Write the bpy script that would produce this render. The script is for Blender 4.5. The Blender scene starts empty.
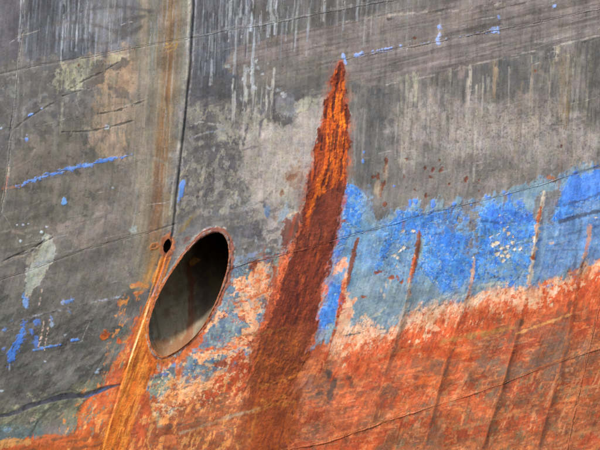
import bpy, math, numpy as np
from mathutils import Vector
sc = bpy.context.scene
R = math.radians
# ------------------------------------------------------------------ camera, sky, sun, exposure
TILT = R(10)                       # the flare of the bow: the plating leans out over the viewer
CEN = Vector((0, 0, 9.0))
DIST = 30.0
cam_d = bpy.data.cameras.new('camera'); cam = bpy.data.objects.new('camera', cam_d)
sc.collection.objects.link(cam); sc.camera = cam
nrm = Vector((0, -math.cos(TILT), -math.sin(TILT)))
cam.location = CEN + nrm * DIST
cam.rotation_euler = (-nrm).to_track_quat('-Z', 'Y').to_euler()
cam_d.sensor_width = 36; cam_d.lens = 36 * DIST / 6.0; cam_d.clip_end = 2000
w = bpy.data.worlds.new("World"); sc.world = w; w.use_nodes = True
nt = w.node_tree; nt.nodes.clear()
SUN_EL, SUN_AZ = R(44), R(-43)     # sun up and to the left of the viewer's back
sky = nt.nodes.new('ShaderNodeTexSky'); sky.sky_type = 'NISHITA'; sky.sun_disc = False
sky.sun_elevation = SUN_EL; sky.sun_rotation = R(180) - SUN_AZ; sky.dust_density = 2.0
bg = nt.nodes.new('ShaderNodeBackground'); bg.inputs[1].default_value = 0.14
wo = nt.nodes.new('ShaderNodeOutputWorld')
nt.links.new(sky.outputs[0], bg.inputs[0]); nt.links.new(bg.outputs[0], wo.inputs[0])
sl = bpy.data.lights.new('sun', 'SUN'); sl.energy = 5.0; sl.angle = R(10); sl.color = (1, .98, .95)
so = bpy.data.objects.new('sun', sl); sc.collection.objects.link(so)
sd_ = Vector((math.sin(SUN_AZ) * math.cos(SUN_EL), -math.cos(SUN_AZ) * math.cos(SUN_EL), math.sin(SUN_EL)))
so.rotation_euler = sd_.to_track_quat('Z', 'Y').to_euler(); so.location = (-10, -20, 30)
sc.view_settings.view_transform = 'Standard'; sc.view_settings.look = 'None'
sc.view_settings.gamma = 1; sc.view_settings.use_curve_mapping = False
sc.view_settings.exposure = 0.33
LIGHT = 1.0                        # colours below are as seen; divided by this to give the base colour

# ------------------------------------------------------------------ noise
F = np.float32
def lin(c):
    if isinstance(c, str): c = [int(c[i:i+2], 16) for i in (0, 2, 4)]
    c = np.array(c, F) / 255
    return (np.where(c <= .04045, c / 12.92, ((c + .055) / 1.055) ** 2.4) / LIGHT).astype(F)
_rs = np.random.RandomState(7)
TAB = (_rs.rand(512, 512) * 2 - 1).astype(F)
def vn(x, y, seed=0):
    x = x + seed * 37.17; y = y + seed * 91.73
    xf = np.floor(x); yf = np.floor(y); fx = (x - xf).astype(F); fy = (y - yf).astype(F)
    xi = xf.astype(np.int32) & 511; yi = yf.astype(np.int32) & 511
    fx = fx * fx * (3 - 2 * fx); fy = fy * fy * (3 - 2 * fy)
    x1 = (xi + 1) & 511; y1 = (yi + 1) & 511
    a = TAB[yi, xi]; b = TAB[yi, x1]; c = TAB[y1, xi]; d = TAB[y1, x1]
    return (a + (b - a) * fx) * (1 - fy) + (c + (d - c) * fx) * fy
def fbm(x, y, seed=0, o=4, g=.55):
    s = 0; a = 1; t = 0
    for i in range(o):
        s = s + a * vn(x * (2 ** i) + i * 5.3, y * (2 ** i), seed + i * 3); t += a * a; a *= g
    return (s / math.sqrt(t) * 1.7).astype(F)      # about unit spread
def ss(a, b, v):
    t = np.clip((v - a) / (b - a), 0, 1); return t * t * (3 - 2 * t)

# ------------------------------------------------------------------ the sheet of plating: 1 unit of x, y = 1 cm on the hull
def axis(a, b, lo, hi, st):
    core = np.arange(a, b + st / 2, st); out = [core]
    s = st; v = a; l = []
    while v > lo: s = min(s * 1.12, 5); v -= s; l.append(v)
    s = st; v = b; h = []
    while v < hi: s = min(s * 1.12, 5); v += s; h.append(v)
    return np.array(l[::-1] + list(core) + h, F)
STEP = .55
gx = axis(-4, 604, -200, 800, STEP); gy = axis(-4, 454, -150, 600, STEP)
X, Y = np.meshgrid(gx, gy); H_, W_ = X.shape
C = np.zeros((H_, W_, 3), F); HT = np.zeros((H_, W_), F); RG = np.full((H_, W_), .62, F)
ID = np.zeros((H_, W_), np.int32)

def lean(y):
    return .04 * y + np.where(y > 150, .24 * (y - 150) * np.clip((y - 150) / 260, 0, 1) ** .75, 0)
def coords(kind, x, y, s, k):
    if kind == 'flow': return (x + lean(y)) / s, y / (s * k)
    if kind == 'seam':
        c, q = .975, .222
        return (x * c - y * q) / (s * k), (x * q + y * c) / s
    if kind == 'diag':
        c, q = .83, .55
        return (x * c - y * q) / (s * k), (x * q + y * c) / s
    return x / s, y / s
def N(kind, x, y, s, seed=0, k=8, o=4, g=.55):
    a, b = coords(kind, x, y, s, k); return fbm(a, b, seed, o, g)

def win(p, m):
    p = np.asarray(p, F)
    i0, i1 = np.searchsorted(gx, [p[:, 0].min() - m, p[:, 0].max() + m])
    j0, j1 = np.searchsorted(gy, [p[:, 1].min() - m, p[:, 1].max() + m])
    return slice(max(j0, 0), max(j1, 1)), slice(max(i0, 0), max(i1, 1))
def smooth_curve(p, closed, n=6):
    p = np.asarray(p, F); m = len(p); out = []
    rng = range(m) if closed else range(m - 1)
    for i in rng:
        if closed: a, b, c, d = p[i - 1], p[i], p[(i + 1) % m], p[(i + 2) % m]
        else: a, b, c, d = p[max(i - 1, 0)], p[i], p[i + 1], p[min(i + 2, m - 1)]
        for t in np.arange(n) / n:
            out.append(.5 * ((2 * b) + (c - a) * t + (2 * a - 5 * b + 4 * c - d) * t * t + (3 * b - a - 3 * c + d) * t ** 3))
    if not closed: out.append(p[-1])
    return np.array(out, F)
def sdpoly(p, x, y):
    d = np.full(x.shape, 1e9, F); ins = np.zeros(x.shape, bool); n = len(p)
    for i in range(n):
        ax, ay = p[i - 1]; bx, by = p[i]; ex, ey = bx - ax, by - ay
        t = np.clip(((x - ax) * ex + (y - ay) * ey) / (ex * ex + ey * ey + 1e-9), 0, 1)
        d = np.minimum(d, (x - ax - ex * t) ** 2 + (y - ay - ey * t) ** 2)
        if ay != by:
            cr = ((ay > y) != (by > y)) & (x < ex * (y - ay) / ey + ax); ins ^= cr
    d = np.sqrt(d); return np.where(ins, -d, d)
def sdline(p, wd, x, y):
    d = np.full(x.shape, 1e9, F); n = len(p)
    for i in range(n - 1):
        ax, ay = p[i]; ex, ey = p[i + 1][0] - ax, p[i + 1][1] - ay
        t = np.clip(((x - ax) * ex + (y - ay) * ey) / (ex * ex + ey * ey + 1e-9), 0, 1)
        ww = wd[i] + (wd[i + 1] - wd[i]) * t
        d = np.minimum(d, np.sqrt((x - ax - ex * t) ** 2 + (y - ay - ey * t) ** 2) - ww)
    return d
_seed = [10]
def apply(sl, m, col, a, h, r, tex, pid, hn=0):
    x = X[sl]; y = Y[sl]
    if isinstance(col, (tuple, list)) and isinstance(col[0], str):
        kd, s, k = tex if tex else ('iso', 8, 1)
        n = N(kd, x, y, s, _seed[0] + 50, k); t = ss(-.9, .9, n)
        cs = [lin(c) for c in col]
        c = cs[0] + (cs[1] - cs[0]) * t[..., None]
        if len(cs) > 2:
            t2 = ss(.45, 1.1, N(kd, x, y, s * .6, _seed[0] + 90, k)); c = c + (cs[2] - c) * t2[..., None]
    else: c = lin(col)
    mm = (m * a)
    C[sl] = C[sl] * (1 - mm[..., None]) + c * mm[..., None]
    if h: HT[sl] += m * h
    if hn: HT[sl] += m * hn * N('iso', x, y, 2.2, _seed[0] + 7)
    if r is not None: RG[sl] = RG[sl] * (1 - mm) + r * mm
    if pid: ID[sl] = np.where(m > .5, pid, ID[sl])
def finish(sl, sd, na, ns, ek, soft, brk, bk):
    x = X[sl]; y = Y[sl]; _seed[0] += 1
    if na: sd = sd + na * N(ek[0], x, y, ns, _seed[0], ek[1], 5, .65)
    m = ss(soft, -soft, sd)
    if brk is not None:
        m = m * ss(brk - .2, brk + .2, N(bk[0], x, y, bk[1], _seed[0] + 20, bk[2], 4, .65))
    return m
def poly(p, col, a=1, na=2, ns=7, ek=('iso', 1), soft=.7, brk=None, bk=('iso', 4, 1), h=0, r=None, tex=None, pid=0, cv=False, hn=0):
    if cv: p = smooth_curve(p, True, 4)
    sl = win(p, na * 3 + soft + 2); m = finish(sl, sdpoly(np.asarray(p, F), X[sl], Y[sl]), na, ns, ek, soft, brk, bk)
    apply(sl, m, col, a, h, r, tex, pid, hn); return sl, m
def line(p, col, wd=1, a=1, na=.5, ns=4, ek=('iso', 1), soft=.6, brk=None, bk=('iso', 4, 1), h=0, r=None, tex=None, pid=0, hn=0):
    p = np.asarray(p, F)
    if np.isscalar(wd): wd = [wd] * len(p)
    sl = win(p, max(wd) + na * 3 + soft + 2); m = finish(sl, sdline(p, wd, X[sl], Y[sl]), na, ns, ek, soft, brk, bk)
    apply(sl, m, col, a, h, r, tex, pid, hn); return sl, m
def dab(x, y, rx, ry, col, rot=0, **k):
    t = np.linspace(0, 2 * math.pi, 13)[:-1]; c, s = math.cos(R(rot)), math.sin(R(rot))
    p = [(x + rx * math.cos(v) * c - ry * math.sin(v) * s, y + rx * math.cos(v) * s + ry * math.sin(v) * c) for v in t]
    k.setdefault('na', min(rx, ry) * .35); k.setdefault('ns', max(rx, ry) * .8); return poly(p, col, **k)

# ------------------------------------------------------------------ where the plates meet
SA = [(26, -150), (22, 0), (20, 30), (17, 60), (14, 100), (10, 130), (7, 160), (3, 190), (-1, 215), (-40, 420), (-80, 600)]
SB = [(196, -150), (193, 0), (192, 20), (190, 60), (186, 100), (181, 150), (176, 190), (172, 232), (168, 250), (160, 275), (149, 305), (137, 340), (121, 385), (105, 440), (60, 600)]
S1 = [(-200, 112), (0, 73), (30, 66), (60, 61), (90, 56), (130, 48), (190, 38), (230, 29), (260, 25), (300, 17), (350, 7), (400, -2), (800, -80)]
S2 = [(193, 92), (270, 76), (340, 60), (400, 48), (440, 41), (500, 29), (570, 15), (600, 8), (800, -32)]
S6 = [(-200, 338), (0, 279), (25, 272), (50, 262), (70, 255), (90, 248), (120, 240), (150, 232), (175, 224)]
S8 = [(-200, 470), (0, 417), (20, 413), (40, 405), (60, 398), (85, 396), (100, 390), (115, 386), (135, 382)]
S9 = [(165, 287), (233, 268), (250, 262), (280, 255), (310, 248), (345, 237), (360, 233), (390, 225), (410, 218), (430, 213), (470, 203), (500, 196), (540, 185), (600, 166), (800, 108)]
S11 = [(100, 458), (190, 430), (240, 414), (300, 398), (340, 372), (390, 354), (440, 340), (510, 327), (560, 315), (600, 304), (800, 250)]
S10 = [(230, 466), (290, 450), (330, 442), (360, 431), (400, 417), (440, 405), (480, 392), (500, 385), (530, 373), (566, 360), (600, 349), (800, 285)]
RR = [[(357, 238), (351, 257), (345, 290), (338, 310), (332, 338), (322, 372)],
      [(419, 232), (413, 268), (408, 290), (402, 320), (390, 355), (373, 418)],
      [(474, 262), (469, 290), (462, 311), (450, 345), (440, 385), (425, 445)],
      [(543, 195), (538, 225), (532, 260), (527, 290), (520, 322), (512, 352), (500, 395), (482, 450)],
      [(590, 225), (584, 255), (578, 275), (574, 303), (566, 345), (552, 400), (538, 450)]]
R6 = [(612, 250), (602, 300), (590, 350), (570, 440), (540, 600)]
OPEN = [(219, 232), (226.5, 239), (229, 250), (228, 266), (223, 284), (216, 302), (207, 320), (196, 335), (184, 346), (172, 354), (162, 357), (154, 351), (149, 339), (149, 323), (155, 303), (165, 283), (177, 264), (190, 248), (204, 236)]
OPEN = smooth_curve(OPEN, True, 6)
DRAIN = smooth_curve([(168.5, 238.5), (171, 242), (170.5, 247.5), (168, 251.5), (165, 253), (163, 250), (163, 245.5), (165, 241)], True, 4)
def ycurve(S, x): S = np.array(S); return np.interp(x, S[:, 0], S[:, 1])
def xcurve(S, y): S = np.array(S); return np.interp(y, S[:, 1], S[:, 0])

# ------------------------------------------------------------------ PAINT AND RUST
VX = ('flow', 9)
BIG = [(-260, -200), (860, -200), (860, 700), (-260, 700)]
# overall weathered grey
poly(BIG, ('6d6763', '7d756f', '5f5b5a'), tex=('iso', 60, 1), na=0)
def zone(p, col, a=1, na=8, ns=22, soft=7, **k): return poly(p, col, a=a, na=na, ns=ns, soft=soft, **k)
# ---- left
zone([(-220, -200), (24, -200), (20, 40), (8, 140), (-10, 240), (-220, 240)], ('57545a', '625e62'), tex=('flow', 4, 12), soft=2, na=1)
zone([(22, -200), (140, -200), (142, 46), (22, 66)], ('505259', '60636b', '444349'), tex=('flow', 5, 14), soft=2, na=1)
zone([(90, -20), (140, -20), (140, 50), (90, 55)], ('7c7b7c', '6f6e70'), .8, tex=('flow', 4, 10))
zone([(-60, 72), (60, 62), (85, 100), (70, 150), (0, 170), (-60, 180)], ('5a5857', '66625d', '73716e'), tex=('iso', 9, 1), soft=3)
zone([(40, 125), (95, 118), (120, 150), (120, 230), (-20, 250), (-20, 170)], ('676156', '756c62', '5b574f'), tex=('iso', 14, 1))
zone([(-40, 190), (45, 185), (48, 262), (-40, 280)], ('57534c', '6a645b'), .8, tex=('seam', 5, 5))
zone([(55, 225), (130, 195), (150, 240), (120, 300), (55, 310)], ('847970', '756d66', '8d8076'), .9, tex=('diag', 8, 4))
zone([(-220, 300), (60, 285), (125, 290), (118, 350), (80, 400), (-220, 450)], ('55544f', '64625d', '4a4946'), .95, tex=('diag', 9, 3))
zone([(60, 245), (130, 240), (122, 305), (40, 320), (50, 262)], ('736d65', '655f58'), .7, tex=('diag', 8, 3))
zone([(-220, 440), (-10, 408), (60, 395), (112, 372), (108, 395), (85, 420), (40, 425), (-220, 470)], ('6e6e5c', '868469', '5b5e50'), .95, tex=('diag', 6, 4), soft=4, na=4)
zone([(-220, 460), (-10, 425), (38, 426), (42, 440), (-220, 520)], ('55676b', '6c7c78', '64706a'), .9, tex=('iso', 6, 1), soft=3, na=3)
# tan weathered area left of the column
poly([(98, 54), (118, 52), (140, 46), (150, 60), (148, 150), (120, 158), (88, 140), (96, 100), (90, 78)], ('97826b', 'a68d74', '7f7463'), .85, na=6, ns=14, soft=4, tex=('flow', 5, 3))
poly([(62, 66), (82, 59), (104, 56), (96, 68), (86, 82), (74, 90), (56, 92), (52, 80)], ('8f8b78', '9f9a80', '77756c'), .9, na=4, ns=8, soft=2, tex=('flow', 3, 5))
poly([(107, 57), (118, 53), (128, 55), (120, 62), (110, 66)], ('b0a488', 'a39573'), .9, na=2, ns=5, soft=1)
poly([(100, 60), (120, 68), (128, 62), (136, 68), (138, 90), (100, 94), (92, 84)], ('a8896c', 'b59678', '8f8067'), .75, na=4, ns=7, soft=2)
poly([(94, 62), (103, 57), (108, 66), (122, 58), (130, 60), (118, 68), (108, 70), (104, 82), (92, 88), (84, 86)], ('5f5851', '6b625a'), .85, na=2.5, ns=7, soft=1.2, h=.12)
poly([(108, 86), (120, 88), (130, 92), (130, 102), (122, 98), (110, 92)], ('6d6a6a', '6a6058'), .7, na=2, ns=5, soft=1)
# the rust stained column
zone([(140, -200), (193, -200), (193, 0), (188, 80), (178, 180), (170, 236), (162, 270), (135, 300), (128, 200), (136, 100)], ('7f7766', '8b806f', '746e62'), 1, soft=5, na=2, tex=('flow', 3.5, 30))
line([(144, -10), (144, 20), (146, 60), (147, 150), (140, 230)], ('93826f', '9c8c78'), [3, 4, 5, 5, 5], .6, soft=3, tex=('flow', 2, 20))
line([(152, 0), (150, 80), (146, 180)], ('76766a', '6c6d62'), [3, 3, 4], .6, soft=2.5)
line([(172, -100), (172, 0), (170, 40), (168, 80), (165, 120), (161, 170), (157, 220), (152, 262)], ('7f5f36', '8d693a', '70523a'), [6, 6, 7, 7, 8, 8, 8, 7], .85, soft=8, na=1.5, ek=VX, tex=('flow', 2, 14), r=.7)
line([(170, 50), (168, 75), (165, 110), (160, 150)], ('7a5636', '8b6034'), [2, 2.5, 3, 3], .7, soft=2.5, tex=('flow', 2, 10))
line([(160, 158), (157, 200), (152, 235)], ('84583f', '8a5f48'), [4, 5, 4], .55, soft=4)
dab(167, 109, 6, 7, ('92702f', 'a0762c'), a=.55, soft=2.5, brk=0, bk=('iso', 3, 1))
line([(190, -100), (189.5, 0), (188, 40), (186, 80), (182, 120), (176, 170), (170, 215)], ('a7a294', 'b6b2a6', '8f8a7c'), [1.8, 1.8, 1.6, 1.5, 1.7, 1.4, 1], .85, soft=1.2, na=.5, ek=VX, h=.25)
line([(184, 0), (184, 60), (180, 120)], ('8d8c7c', '807f72'), [2, 2, 2], .7, soft=2, tex=('flow', 2, 10))
for p in ([(166, 43), (172, 41), (179, 39)], [(165, 47), (172, 46), (178, 43)], [(168, 51), (175, 48), (177, 43)], [(169, 46), (173, 42)]):
    line(p, 'a88327', .55, .8, na=.3, soft=.5)
line([(128, 158), (145, 156), (160, 160), (170, 166), (178, 166)], ('988f80', '8b8275'), [1, 1.3, 1.5, 1, .6], .6, soft=1)
dab(173, 155, 5, 3, ('a8a398', '8d877c'), a=.7, soft=1.3)
dab(133, 229, 3, 4, ('8b9a9c', '9aa6a6'), a=.8, soft=1)
line([(137, 175), (136, 200), (133, 225)], ('8f8b80', '837d72'), [1.5, 2, 1.5], .6, soft=1.5)
dab(146, 148, 5, 4, ('9a8474', '8a7768'), a=.5, soft=2)
# ---- right of the dark joint
zone([(194, -60), (262, -60), (262, 40), (240, 62), (240, 130), (183, 130), (190, 60)], ('515158', '606067', '46454b'), 1, soft=3, na=2, tex=('flow', 4, 7))
zone([(196, 55), (236, 52), (232, 78), (196, 82)], ('646b75', '575a61'), .7, tex=('flow', 4, 3))
zone([(185, 80), (250, 78), (252, 118), (184, 120)], ('504e50', '5d5a5b', '656264'), .85, tex=('iso', 7, 1))
zone([(180, 112), (262, 112), (300, 200), (240, 232), (205, 215), (172, 232)], ('76706d', '8b8379', '605d5e'), .95, tex=('iso', 5, 1))
zone([(180, 118), (240, 116), (238, 160), (178, 168)], ('55535a', '7d7970', '66625f'), .8, tex=('flow', 6, 1.5), soft=4)
zone([(205, 190), (300, 195), (298, 262), (236, 270), (225, 232), (175, 240)], ('666466', '77726f', '8a837d'), .9, tex=('seam', 6, 3))
zone([(258, -40), (420, -60), (380, 10), (270, 45), (240, 60)], ('5d5a58', '6b6866'), 1, soft=3, na=1, tex=('flow', 4, 10))
# light tan grey primer left of the big streak
poly([(248, 110), (275, 122), (300, 116), (318, 92), (335, 80), (332, 150), (312, 220), (296, 260), (270, 240), (250, 205), (240, 170), (238, 130)], ('a69b92', 'b5aaa0', '938a84'), .95, na=6, ns=16, soft=3, tex=('iso', 9, 1))
poly([(262, 130), (300, 128), (318, 105), (322, 130), (300, 190), (262, 200)], ('b5a89e', 'c0b4a9'), .6, na=5, ns=9, soft=4, tex=('iso', 6, 1))
poly([(293, 112), (296, 103), (304, 98), (310, 92), (318, 88), (322, 92), (318, 100), (308, 108), (300, 113)], ('b9b49c', 'aaa48c', '9a9786'), .95, na=2, ns=5, soft=.8, h=.12)
poly([(275, 92), (290, 92), (300, 104), (290, 116), (276, 112)], ('979b9f', '88888a'), .7, na=2, ns=6, soft=1.4)
poly([(282, 180), (290, 165), (297, 168), (296, 150), (300, 152), (302, 168), (306, 178), (300, 186), (292, 188)], ('b08e74', '9a7356'), .7, na=2, ns=5, soft=1)
poly([(283, 176), (288, 168), (290, 174), (300, 170), (296, 178), (286, 180)], ('8c5a3c', '9a6a4a'), .85, na=1.2, ns=4, soft=.7)
line([(253, 88), (252, 110), (246, 130), (243, 148)], ('474449', '55525a'), [1, 2, 2, .6], .8, soft=1, na=.8)
line([(264, 94), (262, 115), (258, 142)], ('5b595f', '66646a'), [.8, 1.8, 1], .8, soft=1)
line([(270, 96), (272, 106), (276, 112)], '4d4b50', [.8, 1.2, .8], .8, soft=.8)
line([(236, 152), (250, 148), (264, 145)], ('5c585b', '6a6568'), [.6, 1.3, .6], .7, soft=.8)
# the scuffed band
bandT = [(224, 66), (232, 48), (262, 40), (300, 30), (350, 20), (380, 10), (440, 2), (520, -10), (820, -80)]
bandB = [(820, -16), (600, 34), (545, 48), (480, 64), (430, 76), (374, 86), (350, 82), (300, 76), (250, 84)]
poly(bandT + bandB, ('7b706b', '8a7f7a', '6e6561'), 1, na=1.5, ns=9, soft=1.5, ek=('seam', 5), tex=('seam', 3, 22), r=.7)
poly([(240, 66), (330, 52), (345, 84), (300, 92), (250, 98)], ('6d6864', '7d756e'), .85, na=3, ns=9, soft=4, tex=('seam', 3, 9))
poly([(300, 84), (375, 86), (372, 92), (340, 98), (300, 96), (240, 104), (245, 92)], ('5f5d5b', '706c68'), .85, na=3, ns=9, soft=3, tex=('seam', 3, 6))
for p, wdt, cc in (([(330, 40), (420, 24), (520, 2)], .9, '655d5a'), ([(250, 60), (320, 46), (360, 40)], .7, '6a615d'), ([(372, 62), (440, 50), (520, 34), (600, 16)], .8, '6b6360'),
                   ([(400, 70), (480, 54), (560, 36), (600, 28)], .7, 'a09591'), ([(500, 20), (540, 12), (600, -2)], 2.2, '655a54'), ([(440, 36), (480, 27), (500, 22)], 2.6, '5d544e'),
                   ([(560, 26), (600, 16)], 1.3, '665b55'), ([(360, 34), (450, 20)], .6, 'a0958f'), ([(480, 45), (600, 20)], .6, '9b908b'), ([(372, 48), (440, 35)], .6, '9a8f8a')):
    line(p, cc, wdt, .7, na=.8, ns=8, ek=('seam', 5), soft=.9, brk=-.3, bk=('seam', 5, 5))
# streaky grey below the band
Z3 = [(374, 86), (430, 76), (480, 64), (545, 48), (600, 34), (820, -16), (820, 110), (600, 172), (540, 186), (480, 200), (430, 214), (380, 226), (350, 200), (348, 90)]
poly(Z3, ('77706a', '857c74', '68635f'), 1, na=1, ns=6, soft=1, tex=('flow', 4, 8))
zone([(348, 88), (400, 82), (400, 130), (380, 185), (350, 185)], ('61605f', '6f6c69', '565656'), .9, tex=('flow', 4, 6))
zone([(400, 105), (455, 95), (560, 110), (600, 130), (600, 165), (520, 180), (440, 190), (400, 180)], ('a1968e', 'afa39a', '8d8580'), .85, tex=('flow', 4, 3))
zone([(390, 160), (470, 150), (560, 170), (540, 184), (400, 220), (370, 200)], ('79736e', '837b75'), .8, tex=('flow', 5, 3))
zone([(440, 72), (500, 60), (540, 52), (548, 70), (500, 95), (440, 100)], ('5f5d5c', '6e6a67'), .75, tex=('flow', 3, 6), soft=4)
zone([(488, 64), (550, 52), (548, 72), (530, 82), (500, 100), (488, 92)], ('5c5c5c', '6d6b66', '525353'), .7, tex=('flow', 3, 5), soft=3)
zone([(583, 40), (640, 26), (640, 70), (600, 92), (584, 78)], ('565553', '605e5b', '6d6a62'), .85, soft=3, na=3, tex=('flow', 3, 4))
zone([(470, 118), (520, 100), (560, 96), (560, 140), (500, 150)], ('8f857b', 'a09589'), .5, tex=('iso', 5, 1))
# vertical runs there
rs = np.random.RandomState(3)
for x, y0, y1, wd_, cc, a in ((401, 78, 128, 1.2, 'a29c86', .6), (407, 76, 100, 2, 'a39d85', .8), (416, 74, 100, 2, 'aaa48c', .85), (450, 70, 122, 1.3, 'a8a192', .8), (461, 69, 76, 4, 'a08c85', .8), (470, 66, 150, 1.1, 'b4aa9b', .85),
                              (496, 62, 98, 2.6, 'a58e72', .85), (497, 70, 92, 1.4, 'b59d7e', .7), (558, 48, 60, 3, 'b3a78b', .85), (552, 62, 72, 3, 'a59d88', .6), (566, 60, 124, 7, '8f8066', .6), (566, 102, 124, 6, '8a7046', .7),
                              (440, 90, 140, 2, '958a80', .6), (356, 100, 170, 1.6, '8d8984', .7), (363, 110, 160, 1.8, '8a8580', .6), (432, 90, 118, 3, '9c9288', .6), (577, 70, 160, 4, '9d9187', .6), (456, 80, 200, 2, '958a82', .5),
                              (545, 100, 165, 6, '978d86', .5), (541, 90, 106, 3.5, '5f5652', .7), (592, 50, 90, 2, '7d7866', .6), (485, 66, 90, 3, '5c5c60', .6), (444, 80, 110, 2.5, '66635f', .6), (425, 84, 105, 3, '6a6764', .6),
                              (519, 130, 175, 2, '8d8279', .5), (553, 120, 170, 3, '8f8885', .6), (563, 140, 176, 2.5, '8e7561', .5), (380, 92, 140, 5, '5c5d5d', .5), (372, 90, 120, 3, '5a5b5c', .6)):
    line([(x, y0), (x - .03 * (y1 - y0), y1)], cc, [wd_, wd_ * .7], a, na=1, ns=3, ek=('flow', 8), soft=1, brk=-.7, bk=('flow', 2, 6))
# random fine runs down the upper plates
def runs(n, x0, x1, f0, f1, cols, wr, lr, ar, seed):
    r_ = np.random.RandomState(seed)
    for _ in range(n):
        x = r_.uniform(x0, x1); y = r_.uniform(f0(x), f1(x)); L = r_.uniform(*lr); wd_ = r_.uniform(*wr)
        line([(x, y), (x - .05 * L * r_.uniform(.4, 1.8), y + L)], cols[r_.randint(len(cols))], [wd_, wd_ * .5], r_.uniform(*ar), na=.35, ns=3, ek=('flow', 6), soft=.7, brk=-.6, bk=('flow', 1.5, 9))
runs(46, 24, 130, lambda x: -15, lambda x: 25, ['8d929c', '9297a0', '6c707a', '45454e'], (.3, .9), (18, 45), (.2, .55), 1)
runs(24, 55, 100, lambda x: -10, lambda x: 30, ['8f949f', '9ba1ab'], (.4, 1.0), (15, 40), (.4, .8), 2)
runs(60, 196, 262, lambda x: -15, lambda x: 45, ['8e939d', 'a5a9b0', '6d727c', '4a4a52'], (.3, .9), (18, 60), (.25, .65), 4)
runs(42, 225, 300, lambda x: -15, lambda x: 20, ['a3a6a8', 'b0b3b6', '8f9296', '5b5a5a'], (.4, 1.3), (18, 46), (.4, .85), 5)
runs(46, 290, 420, lambda x: -15, lambda x: 18, ['8f8f8e', 'a5a4a3', '5e5c5b'], (.4, .9), (12, 40), (.3, .7), 6)
runs(70, 350, 600, lambda x: 95 - (x - 350) * .2, lambda x: 120, ['9a9188', '6a6561', 'aca298', '5f5c5a'], (.4, 1.3), (12, 60), (.25, .6), 8)
runs(26, 232, 275, lambda x: 60, lambda x: 110, ['b0b1ae', 'a39f92', 'b8b7b0', '4b4a4d'], (.5, 1.4), (12, 38), (.45, .85), 9)
runs(24, 10, 125, lambda x: 72, lambda x: 130, ['7e7c74', '918a76', '4d4b48'], (.5, 1.5), (10, 30), (.3, .6), 11)
runs(40, 146, 190, lambda x: -10, lambda x: 200, ['968c78', '6c6452', '9f9684', '7d5c38'], (.4, 1.2), (20, 90), (.25, .6), 12)
for p, wdt in (([(60, 16), (75, 11), (92, 8), (110, 6), (130, 7), (152, 11)], [1, 2, 2, 1.5, 2, .6]), ([(38, 24), (60, 22), (85, 22), (104, 27), (118, 32)], [.5, 1.3, 1, 2, 3]),
               ([(25, 42), (60, 38), (85, 39), (104, 44), (115, 40), (122, 30), (132, 20), (145, 15)], [.5, 1.6, 1.4, 2, 3, 4, 2.5, 1]), ([(104, 55), (106, 44)], [3, 2]),
               ([(122, 36), (134, 30), (141, 26)], [4, 3, 1]), ([(118, 20), (128, 18), (144, 15)], [1, 1.8, 1])):
    line(p, ('534f50', '5d5858'), wdt, .72, na=1, ns=8, soft=1.6)
runs(40, 150, 232, lambda x: -15, lambda x: 40, ['a3a8ae', '8d9299', '77797e'], (.3, .8), (14, 50), (.3, .6), 14)
runs(26, 24, 128, lambda x: -15, lambda x: 30, ['a0a5ad', 'b0b4ba', '4c4c54'], (.2, .6), (22, 60), (.25, .5), 15)
runs(16, 395, 520, lambda x: 84 - (x - 395) * .17, lambda x: 96 - (x - 395) * .1, ['b5ab9c', 'aaa093', 'c0b5a6'], (.5, 1.6), (20, 110), (.3, .65), 16)
runs(20, 520, 600, lambda x: 54, lambda x: 90, ['a59b8a', '8f7c64', 'b0a596', '66625c'], (.6, 2), (30, 90), (.3, .6), 17)
rq = np.random.RandomState(77)
for _ in range(150):
    x = rq.uniform(-5, 600); y = rq.uniform(0, 1) * (430 - x * .42); L = rq.uniform(6, 46); sl0 = -.22 + rq.normal() * .06
    if rq.rand() < .2: sl0 = rq.uniform(-2.5, 2.5)
    q_ = math.hypot(1, sl0); bow = rq.normal() * 1.2
    line([(x, y), (x + L * .5 / q_, y + L * .5 * sl0 / q_ + bow), (x + L / q_, y + L * sl0 / q_)], ('b3aca4', '47433f', '9a938b', '544e49', 'c4beb4')[rq.randint(5)], [.1, rq.uniform(.2, .5), .1], rq.uniform(.4, .85), na=.2, ns=3, soft=.45, brk=-.5, bk=('seam', 2, 3))
# brightest splashed runs
for x, y0, y1, wd_, a in ((253, -8, 30, 1.6, .9), (255, 20, 82, 1.2, .8), (247, -8, 24, 1, .7), (242, -8, 16, .9, .8), (277, -6, 34, .9, .8), (274, 0, 24, .8, .6), (253, 64, 88, 2.4, .7), (246, 66, 82, 1.2, .6), (270, -6, 36, .9, .6),
                          (325, -4, 20, 1.2, .6), (309, 8, 56, .8, .5), (358, -4, 20, 1, .6), (345, -4, 30, .7, .5), (20, -8, 40, .7, .8), (64, -8, 60, .9, .6), (78, 0, 50, .7, .7), (87, -8, 20, .9, .6), (196, -5, 60, .8, .4), (212, 60, 84, 1.6, .5), (236, 36, 74, 1.1, .6)):
    line([(x, y0), (x - .06 * (y1 - y0), y1)], ('b3bac2', '9ea3a8'), [wd_ * .6, wd_], a, na=.5, ns=2, ek=('flow', 5), soft=.7, brk=-.8, bk=('flow', 2, 5), h=.06)
for x, y, r_ in ((252, 72, 2), (258, 68, 1.5), (247, 70, 2.5), (262, 74, 1.6), (243, 78, 1.4), (254, 88, 2), (268, 64, 1.3), (256, 61, 1.6), (284, 95, 3.2), (228, 66, 2.5), (278, 90, 2), (268, 88, 1.5)):
    dab(x, y, r_, r_, ('b6bcc0', '9c9fa1'), a=.75, soft=.7, na=.9, ns=2, h=.08)
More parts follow.
